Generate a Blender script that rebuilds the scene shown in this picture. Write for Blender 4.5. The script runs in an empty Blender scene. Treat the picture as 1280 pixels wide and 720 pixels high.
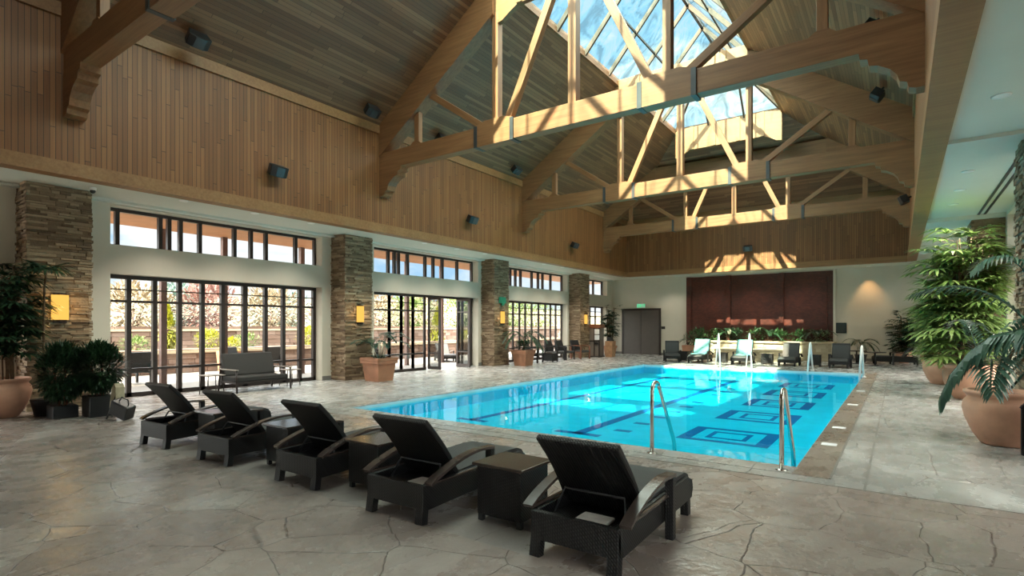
import bpy, math, random
from mathutils import Vector, Matrix, Euler
random.seed(7)
C = bpy.context.scene.collection
PI = math.pi
R = math.radians

# ------------------------------------------------------------------ materials
def new_mat(name):
    m = bpy.data.materials.new(name); m.use_nodes = True
    nt = m.node_tree; nt.nodes.clear()
    out = nt.nodes.new('ShaderNodeOutputMaterial')
    return m, nt, out
def N(nt, t, **k):
    n = nt.nodes.new(t)
    for a, b in k.items(): setattr(n, a, b)
    return n
def L(nt, a, b): nt.links.new(a, b)
def math_n(nt, op, a, b=None, c=None):
    n = N(nt, 'ShaderNodeMath', operation=op)
    for i, q in enumerate((a, b, c)):
        if q is None: continue
        if isinstance(q, (int, float)): n.inputs[i].default_value = q
        else: L(nt, q, n.inputs[i])
    return n.outputs[0]
def noise(nt, vec, scale, detail=3, rough=.5, dist=0):
    n = N(nt, 'ShaderNodeTexNoise'); n.inputs['Scale'].default_value = scale
    n.inputs['Detail'].default_value = detail; n.inputs['Roughness'].default_value = rough
    n.inputs['Distortion'].default_value = dist
    if vec is not None: L(nt, vec, n.inputs['Vector'])
    return n.outputs['Fac']
def ramp(nt, fac, stops):
    n = N(nt, 'ShaderNodeValToRGB'); L(nt, fac, n.inputs[0])
    e = n.color_ramp.elements
    while len(e) < len(stops): e.new(.5)
    for i, (p, c) in enumerate(stops):
        e[i].position = p; e[i].color = (*c, 1) if len(c) == 3 else c
    return n.outputs[0]
def scaled(nt, vec, s):
    n = N(nt, 'ShaderNodeMapping'); n.inputs['Scale'].default_value = s
    L(nt, vec, n.inputs['Vector']); return n.outputs[0]
def bsdf(nt, out, rough=.5, metal=0, spec=.5):
    b = N(nt, 'ShaderNodeBsdfPrincipled'); b.inputs['Roughness'].default_value = rough
    b.inputs['Metallic'].default_value = metal; b.inputs['Specular IOR Level'].default_value = spec
    L(nt, b.outputs[0], out.inputs[0]); return b
def bump(nt, b, h, strength=.3, dist=.01):
    n = N(nt, 'ShaderNodeBump'); n.inputs['Strength'].default_value = strength; n.inputs['Distance'].default_value = dist
    L(nt, h, n.inputs['Height']); L(nt, n.outputs[0], b.inputs['Normal'])
def mixc(nt, fac, a, b, mode='MIX'):
    n = N(nt, 'ShaderNodeMix', data_type='RGBA', blend_type=mode)
    for s, q in ((0, fac), (6, a), (7, b)):
        if isinstance(q, (int, float)): n.inputs[s].default_value = q
        elif isinstance(q, tuple): n.inputs[s].default_value = (*q, 1)
        else: L(nt, q, n.inputs[s])
    return n.outputs[2]
def plain(name, col, rough=.5, metal=0, var=.12, scale=6, bmp=0, bscale=60, spec=.5):
    m, nt, out = new_mat(name); b = bsdf(nt, out, rough, metal, spec)
    tc = N(nt, 'ShaderNodeTexCoord').outputs['Object']
    f = noise(nt, tc, scale, 4)
    c = ramp(nt, f, [(.3, tuple(max(0, x*(1-var)) for x in col)), (.7, tuple(min(1, x*(1+var)) for x in col))])
    L(nt, c, b.inputs['Base Color'])
    if bmp: bump(nt, b, noise(nt, tc, bscale, 3), bmp, .01)
    return m
def emis(name, col, strength):
    m, nt, out = new_mat(name)
    e = N(nt, 'ShaderNodeEmission'); e.inputs[0].default_value = (*col, 1); e.inputs[1].default_value = strength
    L(nt, e.outputs[0], out.inputs[0]); return m
def planks(name, cols, across, along, width, length, rough=.5, groove=.55, var_n=.25, gw=.07):
    """boards: across/along are (x,y,z) direction weights in world metres"""
    m, nt, out = new_mat(name); b = bsdf(nt, out, rough)
    pos = N(nt, 'ShaderNodeNewGeometry').outputs['Position']
    def dot(d):
        n = N(nt, 'ShaderNodeVectorMath', operation='DOT_PRODUCT'); L(nt, pos, n.inputs[0]); n.inputs[1].default_value = d
        return n.outputs['Value']
    a = math_n(nt, 'DIVIDE', dot(across), width); l = math_n(nt, 'DIVIDE', dot(along), length)
    ida = math_n(nt, 'FLOOR', a); fr = math_n(nt, 'FRACT', a)
    w1 = N(nt, 'ShaderNodeTexWhiteNoise', noise_dimensions='1D'); L(nt, ida, w1.inputs['W'])
    l2 = math_n(nt, 'ADD', l, math_n(nt, 'MULTIPLY', w1.outputs['Value'], 9.7))
    idl = math_n(nt, 'FLOOR', l2); frl = math_n(nt, 'FRACT', l2)
    w2 = N(nt, 'ShaderNodeTexWhiteNoise', noise_dimensions='2D')
    cb = N(nt, 'ShaderNodeCombineXYZ'); L(nt, ida, cb.inputs[0]); L(nt, idl, cb.inputs[1]); L(nt, cb.outputs[0], w2.inputs['Vector'])
    cb2 = N(nt, 'ShaderNodeCombineXYZ'); L(nt, math_n(nt, 'MULTIPLY', a, 3.0), cb2.inputs[0])
    L(nt, math_n(nt, 'MULTIPLY', l2, 1.3), cb2.inputs[1]); L(nt, math_n(nt, 'MULTIPLY', w2.outputs['Value'], 31), cb2.inputs[2])
    g = noise(nt, cb2.outputs[0], 1.6, 5, .6, .6)
    f = math_n(nt, 'ADD', math_n(nt, 'MULTIPLY', w2.outputs['Value'], 1-var_n*1.5), math_n(nt, 'MULTIPLY', g, var_n*1.5))
    col = ramp(nt, f, [(.05, cols[0]), (.5, cols[1]), (.95, cols[2])])
    gr = math_n(nt, 'LESS_THAN', fr, gw)
    gl = math_n(nt, 'LESS_THAN', frl, .006*2.0/length)
    gg = math_n(nt, 'MAXIMUM', gr, gl)
    col = mixc(nt, math_n(nt, 'MULTIPLY', gg, groove), col, tuple(x*.25 for x in cols[0]))
    L(nt, col, b.inputs['Base Color'])
    bump(nt, b, math_n(nt, 'SUBTRACT', math_n(nt, 'MULTIPLY', g, .3), gg), .5, .006)
    return m
def beamwood(name, c1, c2, rough=.5):
    m, nt, out = new_mat(name); b = bsdf(nt, out, rough)
    tc = N(nt, 'ShaderNodeTexCoord').outputs['Object']
    g = noise(nt, scaled(nt, tc, (.5, 9, 9)), 2.2, 5, .6, .5)
    g2 = noise(nt, scaled(nt, tc, (.3, 1.2, 1.2)), 1.5, 2)
    f = math_n(nt, 'ADD', math_n(nt, 'MULTIPLY', g, .65), math_n(nt, 'MULTIPLY', g2, .35))
    L(nt, ramp(nt, f, [(.3, c1), (.7, c2)]), b.inputs['Base Color'])
    bump(nt, b, g, .2, .004)
    return m

M = {}
# wall boards run vertically; on the long walls they repeat along y, on the end walls along x
WC = [(.120, .043, .013), (.205, .080, .025), (.31, .138, .047)]
M['boards_side'] = planks('vertical cedar boards', WC, (0, 1, 0), (0, 0, 1), .078, 1.9, var_n=.4, groove=.8, gw=.13)
M['boards_end'] = planks('vertical cedar boards on end wall', WC, (1, 0, 0), (0, 0, 1), .078, 1.9, var_n=.4, groove=.8, gw=.13)
RC = [(.108, .047, .021), (.18, .087, .040), (.30, .157, .076)]
k = 1/math.hypot(1, .67)
M['roof_l'] = planks('roof boards left', RC, (k, 0, .67*k), (0, 1, 0), .085, 2.4, groove=.7, gw=.1)
M['roof_r'] = planks('roof boards right', RC, (-k, 0, .67*k), (0, 1, 0), .085, 2.4, groove=.7, gw=.1)
M['roof_n'] = planks('roof boards near', RC, (0, k, .67*k), (1, 0, 0), .085, 2.4, groove=.7, gw=.1)
M['roof_f'] = planks('roof boards far', RC, (0, -k, .67*k), (1, 0, 0), .085, 2.4, groove=.7, gw=.1)
M['beam'] = beamwood('glulam timber', (.15, .064, .025), (.29, .142, .060))
M['trim'] = beamwood('honey timber trim', (.20, .088, .032), (.33, .168, .066))
M['header'] = beamwood('golden timber panel', (.17, .085, .03), (.25, .14, .055))
M['cream'] = plain('cream plaster', (.56, .52, .43), .7, var=.04, scale=1.5, bmp=.05)
M['soffit'] = plain('painted soffit', (.60, .62, .55), .6, var=.03, scale=1)
M['bronze'] = plain('dark bronze frame', (.030, .022, .020), .4, .2, var=.15)
M['steel_dark'] = plain('dark steel strap', (.06, .065, .07), .45, .5)
M['black'] = plain('black plastic', (.012, .013, .015), .4)
M['chrome'] = plain('polished steel', (.62, .60, .56), .18, 1, var=.03)
M['white_steel'] = plain('white powder coated steel', (.82, .84, .82), .35, 0, var=.03)
M['terracotta'] = plain('terracotta', (.40, .185, .105), .65, var=.2, scale=4, bmp=.15, bscale=30)
M['terracotta_pale'] = plain('pale terracotta', (.62, .33, .22), .65, var=.15, scale=4, bmp=.15, bscale=30)
M['soil'] = plain('potting soil', (.05, .033, .02), .9, var=.4, scale=40, bmp=.6)
M['tabletop'] = plain('dark brown table top', (.05, .038, .032), .16, var=.15, scale=9)
M['sofa'] = plain('charcoal woven cushion', (.022, .021, .020), .75, var=.1, scale=40, bmp=.3, bscale=200)
M['towel'] = plain('pale aqua towel', (.15, .33, .34), .9, var=.07, scale=20, bmp=.4, bscale=120)
M['white_towel'] = plain('white towel', (.78, .78, .74), .9, var=.07, scale=20, bmp=.4, bscale=120)
M['beige'] = plain('beige cloth', (.45, .38, .26), .9, var=.1, scale=20, bmp=.4, bscale=90)
M['door'] = plain('taupe painted door', (.085, .072, .064), .5, var=.05)
M['redtile'] = None
M['greenbox'] = plain('green plastic', (.02, .22, .13), .4)
M['paper'] = plain('white paper', (.8, .82, .84), .7, var=.02)
M['ink'] = plain('blue ink', (.05, .12, .35), .6)
M['sign'] = plain('dark sign plate', (.035, .04, .035), .35)
M['exit'] = emis('green exit lettering', (.05, .75, .30), 1.3)
M['alabaster'] = emis('amber alabaster glow', (1.0, .52, .10), 1.0)
M['lens'] = emis('warm lamp lens', (1.0, .88, .68), 14)
M['gray_panel'] = plain('taupe laminate panel', (.20, .165, .14), .5, var=.05)
M['mahogany'] = plain('reddish brown wood', (.20, .075, .04), .4, var=.25, scale=8)
M['tan_wood'] = plain('tan wood', (.38, .20, .10), .5, var=.25, scale=8)
M['trunk'] = plain('brown cane stem', (.14, .09, .05), .8, var=.3, scale=25, bmp=.5)
M['palestem'] = plain('pale cane stem', (.50, .46, .36), .8, var=.2, scale=25, bmp=.4)
M['concrete_base'] = plain('grey vinyl base', (.16, .15, .135), .6, var=.05)
M['posts'] = plain('pinkish stained timber', (.17, .11, .095), .7, var=.1)
M['cedar_soffit'] = plain('orange cedar soffit', (.42, .19, .085), .6, var=.12, scale=3)
M['patio'] = plain('pale patio concrete', (.21, .195, .18), .7, var=.15, scale=1.2)
M['hill'] = plain('dry hillside', (.16, .14, .09), .95, var=.35, scale=.25)

def leafmat(name, c1, c2, scale=3.0, rough=.45, trans=.25):
    m, nt, out = new_mat(name)
    b = N(nt, 'ShaderNodeBsdfPrincipled'); b.inputs['Roughness'].default_value = rough
    tl = N(nt, 'ShaderNodeBsdfTranslucent'); mx = N(nt, 'ShaderNodeMixShader'); mx.inputs[0].default_value = trans
    g = N(nt, 'ShaderNodeNewGeometry').outputs['Random Per Island']
    c = ramp(nt, g, [(0, c1), (1, c2)])
    L(nt, c, b.inputs['Base Color']); L(nt, c, tl.inputs[0])
    L(nt, b.outputs[0], mx.inputs[1]); L(nt, tl.outputs[0], mx.inputs[2]); L(nt, mx.outputs[0], out.inputs[0])
    return m
M['leaf_dark'] = leafmat('dark palm leaf', (.008, .030, .014), (.035, .085, .035))
M['leaf_frond'] = leafmat('grey green palm leaf', (.020, .060, .045), (.060, .125, .085), rough=.3)
M['leaf_bright'] = leafmat('bright lady palm leaf', (.085, .17, .03), (.30, .42, .13))
M['leaf_mid'] = leafmat('mid green leaf', (.018, .065, .02), (.07, .155, .05))
M['leaf_yellow'] = leafmat('yellow green foliage', (.20, .22, .008), (.36, .36, .03), trans=.3)
M['leaf_tan'] = leafmat('tan autumn foliage', (.16, .12, .07), (.34, .28, .19), rough=.8)
M['leaf_red'] = leafmat('rosy spring foliage', (.18, .085, .07), (.36, .24, .21), rough=.8)
M['leaf_spruce'] = leafmat('blue spruce needles', (.07, .13, .11), (.19, .26, .23), rough=.8)
M['leaf_green_out'] = leafmat('fresh green foliage', (.08, .14, .03), (.21, .27, .10), rough=.8)
M['flower'] = plain('white blossom', (.8, .82, .7), .6)

def stone_mat(name, a, b_, c_):
    m, nt, out = new_mat(name); b = bsdf(nt, out, .8)
    g = N(nt, 'ShaderNodeNewGeometry')
    tc = N(nt, 'ShaderNodeTexCoord').outputs['Object']
    n1 = noise(nt, tc, 14, 4)
    f = math_n(nt, 'ADD', math_n(nt, 'MULTIPLY', g.outputs['Random Per Island'], .7), math_n(nt, 'MULTIPLY', n1, .3))
    L(nt, ramp(nt, f, [(.1, a), (.5, b_), (.9, c_)]), b.inputs['Base Color'])
    bump(nt, b, noise(nt, tc, 30, 5), .6, .01); return m
M['stone'] = stone_mat('stacked ledgestone', (.12, .078, .045), (.24, .165, .10), (.40, .30, .195))
M['stone_pale'] = stone_mat('pale planter stone', (.34, .28, .19), (.46, .38, .26), (.56, .49, .36))
M['brick'] = stone_mat('brown garden wall stone', (.11, .065, .045), (.18, .115, .085), (.26, .19, .155))

def red_tile():
    m, nt, out = new_mat('dark red mosaic tile'); b = bsdf(nt, out, .35)
    pos = N(nt, 'ShaderNodeNewGeometry').outputs['Position']
    br = N(nt, 'ShaderNodeTexBrick'); br.inputs['Scale'].default_value = 1
    br.inputs['Brick Width'].default_value = .12; br.inputs['Row Height'].default_value = .06; br.inputs['Mortar Size'].default_value = .004
    br.inputs['Color1'].default_value = (.065, .015, .010, 1); br.inputs['Color2'].default_value = (.105, .026, .017, 1); br.inputs['Mortar'].default_value = (.05, .02, .015, 1)
    L(nt, scaled(nt, pos, (1, 1, 1)), br.inputs['Vector'])
    mp = br.inputs['Vector'].links[0].from_node; mp.inputs['Rotation'].default_value = (R(90), 0, 0)
    n1 = noise(nt, pos, 2.2, 4)
    L(nt, mixc(nt, .6, br.outputs[0], ramp(nt, n1, [(.3, (.55, .5, .5)), (.7, (1.3, 1.2, 1.1))]), 'MULTIPLY'), b.inputs['Base Color'])
    return m
M['redtile'] = red_tile()

def floor_mat(name, base, joints=True, tint2=(.45, .42, .38), cell=1.25, wet=.5, wave=True):
    m, nt, out = new_mat(name); b = bsdf(nt, out, .4, spec=.75)
    pos = N(nt, 'ShaderNodeNewGeometry').outputs['Position']
    nz = N(nt, 'ShaderNodeTexNoise'); nz.inputs['Scale'].default_value = 1.3; nz.inputs['Detail'].default_value = 3; L(nt, pos, nz.inputs['Vector'])
    off = N(nt, 'ShaderNodeVectorMath', operation='SCALE'); L(nt, nz.outputs['Color'], off.inputs[0]); off.inputs['Scale'].default_value = .22
    v = N(nt, 'ShaderNodeVectorMath', operation='ADD'); L(nt, pos, v.inputs[0]); L(nt, off.outputs[0], v.inputs[1])
    flat = scaled(nt, v.outputs[0], (1, 1, 0))
    vo = N(nt, 'ShaderNodeTexVoronoi', feature='DISTANCE_TO_EDGE'); vo.inputs['Scale'].default_value = cell; L(nt, flat, vo.inputs['Vector'])
    vc = N(nt, 'ShaderNodeTexVoronoi', feature='F1'); vc.inputs['Scale'].default_value = cell; L(nt, flat, vc.inputs['Vector'])
    crack = ramp(nt, vo.outputs[0], [(.0, (1, 1, 1)), (.0075, (0, 0, 0))])
    crack = math_n(nt, 'MULTIPLY', crack, math_n(nt, 'GREATER_THAN', noise(nt, pos, .9, 2), .38))
    n1 = noise(nt, pos, .9, 3, .5, .1); n2 = noise(nt, scaled(nt, pos, (2.2, 1.4, 1)), 1.6, 5, .62, .1)
    bw = N(nt, 'ShaderNodeRGBToBW'); L(nt, vc.outputs['Color'], bw.inputs[0])
    f = math_n(nt, 'ADD', math_n(nt, 'MULTIPLY', n1, .78), math_n(nt, 'ADD', math_n(nt, 'MULTIPLY', n2, .07), math_n(nt, 'MULTIPLY', bw.outputs[0], .15)))
    col = ramp(nt, f, [(.30, tuple(x*.78 for x in base)), (.5, base), (.68, tint2)])
    if joints: col = mixc(nt, math_n(nt, 'MULTIPLY', crack, .6), col, tuple(x*.3 for x in base))
    L(nt, col, b.inputs['Base Color'])
    L(nt, ramp(nt, n2, [(.3, (wet-.12,)*3), (.7, (wet+.12,)*3)]), b.inputs['Roughness'])
    h = math_n(nt, 'ADD', math_n(nt, 'MULTIPLY', n2, 1.0), math_n(nt, 'MULTIPLY', crack, -.6))
    n3 = noise(nt, pos, 9, 4, .6, .5)
    h = math_n(nt, 'ADD', h, math_n(nt, 'MULTIPLY', n3, .5))
    bump(nt, b, h, .75, .018)
    return m
M['floor'] = floor_mat('stamped concrete', (.295, .243, .218), wet=.27, cell=1.5, tint2=(.42, .375, .34))
M['deck'] = floor_mat('pool deck concrete', (.345, .335, .32), wet=.27, tint2=(.52, .52, .505), cell=.95, joints=False)
M['band'] = floor_mat('slate tile band', (.22, .19, .175), wet=.35, joints=False, tint2=(.30, .27, .25))
M['coping'] = floor_mat('brown slate coping', (.23, .185, .15), wet=.3, joints=False, tint2=(.29, .25, .21))

def pool_mat(name, col, rough=.6):
    m, nt, out = new_mat(name); b = bsdf(nt, out, rough, spec=.1)
    pos = N(nt, 'ShaderNodeNewGeometry').outputs['Position']
    L(nt, ramp(nt, noise(nt, pos, 3, 3), [(.3, tuple(x*.93 for x in col)), (.7, tuple(min(1, x*1.05) for x in col))]), b.inputs['Base Color'])
    return m
M['pool'] = pool_mat('turquoise pool plaster', (.008, .58, .80))
M['navy'] = pool_mat('navy pool tile', (.010, .13, .36))
M['pale_tile'] = pool_mat('white waterline tile', (.55, .74, .78))
def water_mat():
    m, nt, out = new_mat('clear pool water')
    t = N(nt, 'ShaderNodeBsdfTransparent'); t.inputs[0].default_value = (.45, .95, .99, 1)
    g = N(nt, 'ShaderNodeBsdfGlossy'); g.inputs['Roughness'].default_value = .015
    fr = N(nt, 'ShaderNodeFresnel'); fr.inputs[0].default_value = 1.33
    pos = N(nt, 'ShaderNodeNewGeometry').outputs['Position']
    h = noise(nt, scaled(nt, pos, (1, 1.2, 1)), 1.6, 3, .5, .3)
    bp = N(nt, 'ShaderNodeBump'); bp.inputs['Strength'].default_value = .12; bp.inputs['Distance'].default_value = .03
    L(nt, h, bp.inputs['Height']); L(nt, bp.outputs[0], g.inputs['Normal']); L(nt, bp.outputs[0], fr.inputs['Normal'])
    mx = N(nt, 'ShaderNodeMixShader'); L(nt, math_n(nt, 'MULTIPLY', fr.outputs[0], .5), mx.inputs[0]); L(nt, t.outputs[0], mx.inputs[1]); L(nt, g.outputs[0], mx.inputs[2])
    L(nt, mx.outputs[0], out.inputs[0]); return m
M['water'] = water_mat()
def glass_mat(name, tint, ior=1.45, frost=0.0):
    m, nt, out = new_mat(name)
    t = N(nt, 'ShaderNodeBsdfTransparent'); t.inputs[0].default_value = (*tint, 1)
    g = N(nt, 'ShaderNodeBsdfGlossy'); g.inputs['Roughness'].default_value = .02
    fr = N(nt, 'ShaderNodeFresnel'); fr.inputs[0].default_value = ior
    mx = N(nt, 'ShaderNodeMixShader'); L(nt, fr.outputs[0], mx.inputs[0]); L(nt, t.outputs[0], mx.inputs[1]); L(nt, g.outputs[0], mx.inputs[2])
    if frost:
        pos = N(nt, 'ShaderNodeNewGeometry').outputs['Position']
        f = noise(nt, pos, 1.3, 4, .55, 1.6)
        L(nt, ramp(nt, f, [(.35, tuple(x*.62 for x in tint)), (.5, tint), (.62, (.70, .70, .64))]), t.inputs[0])
    L(nt, mx.outputs[0], out.inputs[0]); return m
M['glass'] = glass_mat('window glass', (.56, .58, .58), 1.3)
M['skyglass'] = glass_mat('weathered skylight glass', (.50, .68, .65), 1.2, frost=1)

def wicker_mat(name, c1, c2, sc=1.0, rough=.45):
    m, nt, out = new_mat(name); b = bsdf(nt, out, rough)
    tc = N(nt, 'ShaderNodeTexCoord').outputs['Object']
    w1 = N(nt, 'ShaderNodeTexWave', wave_type='BANDS', bands_direction='X'); w1.inputs['Scale'].default_value = 18*sc; L(nt, tc, w1.inputs['Vector'])
    w2 = N(nt, 'ShaderNodeTexWave', wave_type='BANDS', bands_direction='DIAGONAL'); w2.inputs['Scale'].default_value = 26*sc; L(nt, tc, w2.inputs['Vector'])
    h = math_n(nt, 'MULTIPLY', w1.outputs['Fac'], w2.outputs['Fac'])
    L(nt, ramp(nt, h, [(.1, c1), (.8, c2)]), b.inputs['Base Color'])
    bump(nt, b, h, .7, .006); return m
M['wicker'] = wicker_mat('black woven resin wicker', (.003, .003, .004), (.011, .0105, .0105))
M['wicker_seat'] = wicker_mat('charcoal woven seat', (.035, .037, .038), (.085, .088, .09), 1.6, .6)
M['arm'] = plain('dark brown lacquered arm', (.060, .045, .040), .22, var=.2, scale=12)

# ------------------------------------------------------------------ geometry helpers
class MB:
    def __init__(s): s.v = []; s.f = []; s.sm = []
    def add(s, vs, fs, smooth=False):
        o = len(s.v); s.v += [tuple(v) for v in vs]; s.f += [tuple(i+o for i in f) for f in fs]; s.sm += [smooth]*len(fs); return s
    def box(s, x0, x1, y0, y1, z0, z1):
        if x0 > x1: x0, x1 = x1, x0
        if y0 > y1: y0, y1 = y1, y0
        vs = [(x, y, z) for z in (z0, z1) for y in (y0, y1) for x in (x0, x1)]
        return s.add(vs, [(0, 2, 3, 1), (4, 5, 7, 6), (0, 1, 5, 4), (2, 6, 7, 3), (0, 4, 6, 2), (1, 3, 7, 5)])
    def beam(s, p0, p1, w, h, up=(0, 0, 1), w2=None, h2=None):
        p0 = Vector(p0); p1 = Vector(p1); d = (p1-p0).normalized(); up = Vector(up)
        a = d.cross(up)
        if a.length < 1e-4: a = d.cross(Vector((0, 1, 0)))
        a.normalize(); b = a.cross(d)
        w2 = w if w2 is None else w2; h2 = h if h2 is None else h2
        vs = [p0+a*x*w/2+b*y*h/2 for x, y in ((-1, -1), (1, -1), (1, 1), (-1, 1))]+[p1+a*x*w2/2+b*y*h2/2 for x, y in ((-1, -1), (1, -1), (1, 1), (-1, 1))]
        return s.add(vs, [(3, 2, 1, 0), (4, 5, 6, 7), (0, 1, 5, 4), (1, 2, 6, 5), (2, 3, 7, 6), (3, 0, 4, 7)])
    def tube(s, pts, r, n=8, r2=None, cap=True):
        pts = [Vector(p) for p in pts]; m = len(pts); vs = []; fs = []
        ref = Vector((0, 0, 1)); t0 = (pts[1]-pts[0]).normalized()
        if abs(t0.dot(ref)) > .95: ref = Vector((1, 0, 0))
        a = t0.cross(ref).normalized()
        for i, p in enumerate(pts):
            t = (pts[min(i+1, m-1)]-pts[max(i-1, 0)]).normalized()
            a = (a - t*a.dot(t)).normalized(); b = t.cross(a)
            rr = r if r2 is None else r+(r2-r)*i/(m-1)
            vs += [p+a*math.cos(2*PI*j/n)*rr+b*math.sin(2*PI*j/n)*rr for j in range(n)]
        for i in range(m-1):
            for j in range(n): fs.append((i*n+j, i*n+(j+1) % n, (i+1)*n+(j+1) % n, (i+1)*n+j))
        if cap: fs += [tuple(range(n-1, -1, -1)), tuple((m-1)*n+j for j in range(n))]
        return s.add(vs, fs, True)
    def strip(s, pts, w, th, wdir=(1, 0, 0)):
        """flat band swept along pts, width along wdir, thickness normal to it"""
        pts = [Vector(p) for p in pts]; W = Vector(wdir).normalized(); m = len(pts); vs = []; fs = []
        for i, p in enumerate(pts):
            t = (pts[min(i+1, m-1)]-pts[max(i-1, 0)]).normalized(); nn = W.cross(t).normalized()
            vs += [p+W*w/2+nn*th/2, p-W*w/2+nn*th/2, p-W*w/2-nn*th/2, p+W*w/2-nn*th/2]
        for i in range(m-1):
            for j in range(4): fs.append((i*4+j, i*4+(j+1) % 4, (i+1)*4+(j+1) % 4, (i+1)*4+j))
        fs += [(3, 2, 1, 0), tuple((m-1)*4+j for j in range(4))]
        return s.add(vs, fs)
    def lathe(s, prof, n=32, c=(0, 0, 0), sq=False):
        vs = []; fs = []; m = len(prof)
        for r, z in prof:
            for j in range(n):
                a = 2*PI*(j+.5)/n
                q = r*(1/max(abs(math.cos(a)), abs(math.sin(a)))) if sq else r
                vs.append((c[0]+q*math.cos(a), c[1]+q*math.sin(a), c[2]+z))
        for i in range(m-1):
            for j in range(n): fs.append((i*n+j, i*n+(j+1) % n, (i+1)*n+(j+1) % n, (i+1)*n+j))
        if prof[0][0] > .001: fs.append(tuple(range(n-1, -1, -1)))
        if prof[-1][0] > .001: fs.append(tuple((m-1)*n+j for j in range(n)))
        return s.add(vs, fs, not sq)
    def prism(s, poly, axis, a0, a1):
        """poly: 2-D points, extruded along axis ('x','y','z') from a0 to a1"""
        def P(p, a):
            return {'x': (a, p[0], p[1]), 'y': (p[0], a, p[1]), 'z': (p[0], p[1], a)}[axis]
        n = len(poly); vs = [P(p, a0) for p in poly]+[P(p, a1) for p in poly]
        fs = [tuple(range(n)), tuple(range(2*n-1, n-1, -1))]+[(i, i+n, (i+1) % n+n, (i+1) % n) for i in range(n)]
        return s.add(vs, fs)
    def ball(s, c, r, n=8, k=5, sc=(1, 1, 1)):
        prof = [(math.sin(PI*i/k)*r, -math.cos(PI*i/k)*r) for i in range(k+1)]
        o = len(s.v); s.lathe([(max(a, .0005), b) for a, b in prof], n)
        for i in range(o, len(s.v)):
            v = s.v[i]; s.v[i] = (v[0]*sc[0]+c[0], v[1]*sc[1]+c[1], v[2]*sc[2]+c[2])
        return s
    def leaf(s, p, d, length, w, up=(0, 0, 1), droop=.3, seg=3):
        p = Vector(p); d = Vector(d).normalized(); up = Vector(up)
        a = d.cross(up)
        if a.length < .05: a = d.cross(Vector((1, .3, 0)))
        a.normalize(); vs = []; q = p.copy(); dd = d.copy()
        for i in range(seg+1):
            t = i/seg; ww = w*math.sin(PI*min(1, .15+.85*t)**.9)*.5 if i < seg else .001
            if i == 0: ww = w*.18
            vs += [q-a*ww, q+a*ww]
            q = q+dd*length/seg; dd = (dd-Vector((0, 0, 1))*droop/seg*1.6).normalized()
        return s.add(vs, [(2*i, 2*i+1, 2*i+3, 2*i+2) for i in range(seg)])
    def frond(s, p, d, length, nl=14, ll=.35, lw=.03, droop=.8, ldroop=.5):
        """feather palm leaf: arching rachis with paired leaflets"""
        p = Vector(p); dd = Vector(d).normalized(); pts = [p.copy()]; q = p.copy(); n = 12
        for i in range(n):
            q = q+dd*length/n; dd = (dd-Vector((0, 0, 1))*droop/n*1.5).normalized(); pts.append(q.copy())
        s.tube(pts, .010*max(.6, length), 5, .002)
        for i in range(nl):
            t = .22+.78*i/(nl-1); x = t*n; k0 = min(int(x), n-1); c = pts[k0].lerp(pts[k0+1], x-k0)
            tg = (pts[k0+1]-pts[k0]).normalized(); side = tg.cross(Vector((0, 0, 1)))
            if side.length < .05: side = Vector((1, 0, 0))
            side.normalize(); L_ = ll*math.sin(PI*(.18+.72*t))**.7
            for sg in (-1, 1):
                dr = side*sg*(1.0-.45*t)+tg*(.55+.5*t)+Vector((0, 0, .12))
                s.leaf(c, dr, L_*random.uniform(.88, 1.1), lw, tg.cross(side)*-1 if False else Vector((0, 0, 1)), ldroop, 3)
        return s
    def fan(s, p, d, r, nl=8, lw=.03, spread=2.3, droop=.35):
        """lady-palm style leaf: leaflets radiating from one point"""
        d = Vector(d).normalized(); side = d.cross(Vector((0, 0, 1)))
        if side.length < .05: side = Vector((1, 0, 0))
        side.normalize()
        for i in range(nl):
            a = (i/(nl-1)-.5)*spread
            s.leaf(p, d*math.cos(a)+side*math.sin(a)+Vector((0, 0, random.uniform(-.08, .15))), r*(1-.25*abs(a)/spread)*random.uniform(.85, 1.1), lw, (0, 0, 1), droop, 3)
        return s
    def build(s, name, mat, parent=None, world=True, bevel=0, smooth=None):
        me = bpy.data.meshes.new(name); me.from_pydata(s.v, [], s.f); me.update()
        if any(s.sm):
            for p, q in zip(me.polygons, s.sm): p.use_smooth = q
        me.materials.append(mat)
        o = bpy.data.objects.new(name, me); C.objects.link(o)
        if parent:
            o.parent = parent
            if world:
                mt = parent.matrix_basis.copy(); pp = parent.parent
                while pp: mt = pp.matrix_basis @ mt; pp = pp.parent
                o.matrix_parent_inverse = mt.inverted()
        if bevel:
            b = o.modifiers.new('bevel', 'BEVEL'); b.width = bevel; b.segments = 2; b.limit_method = 'ANGLE'
        return o

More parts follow.
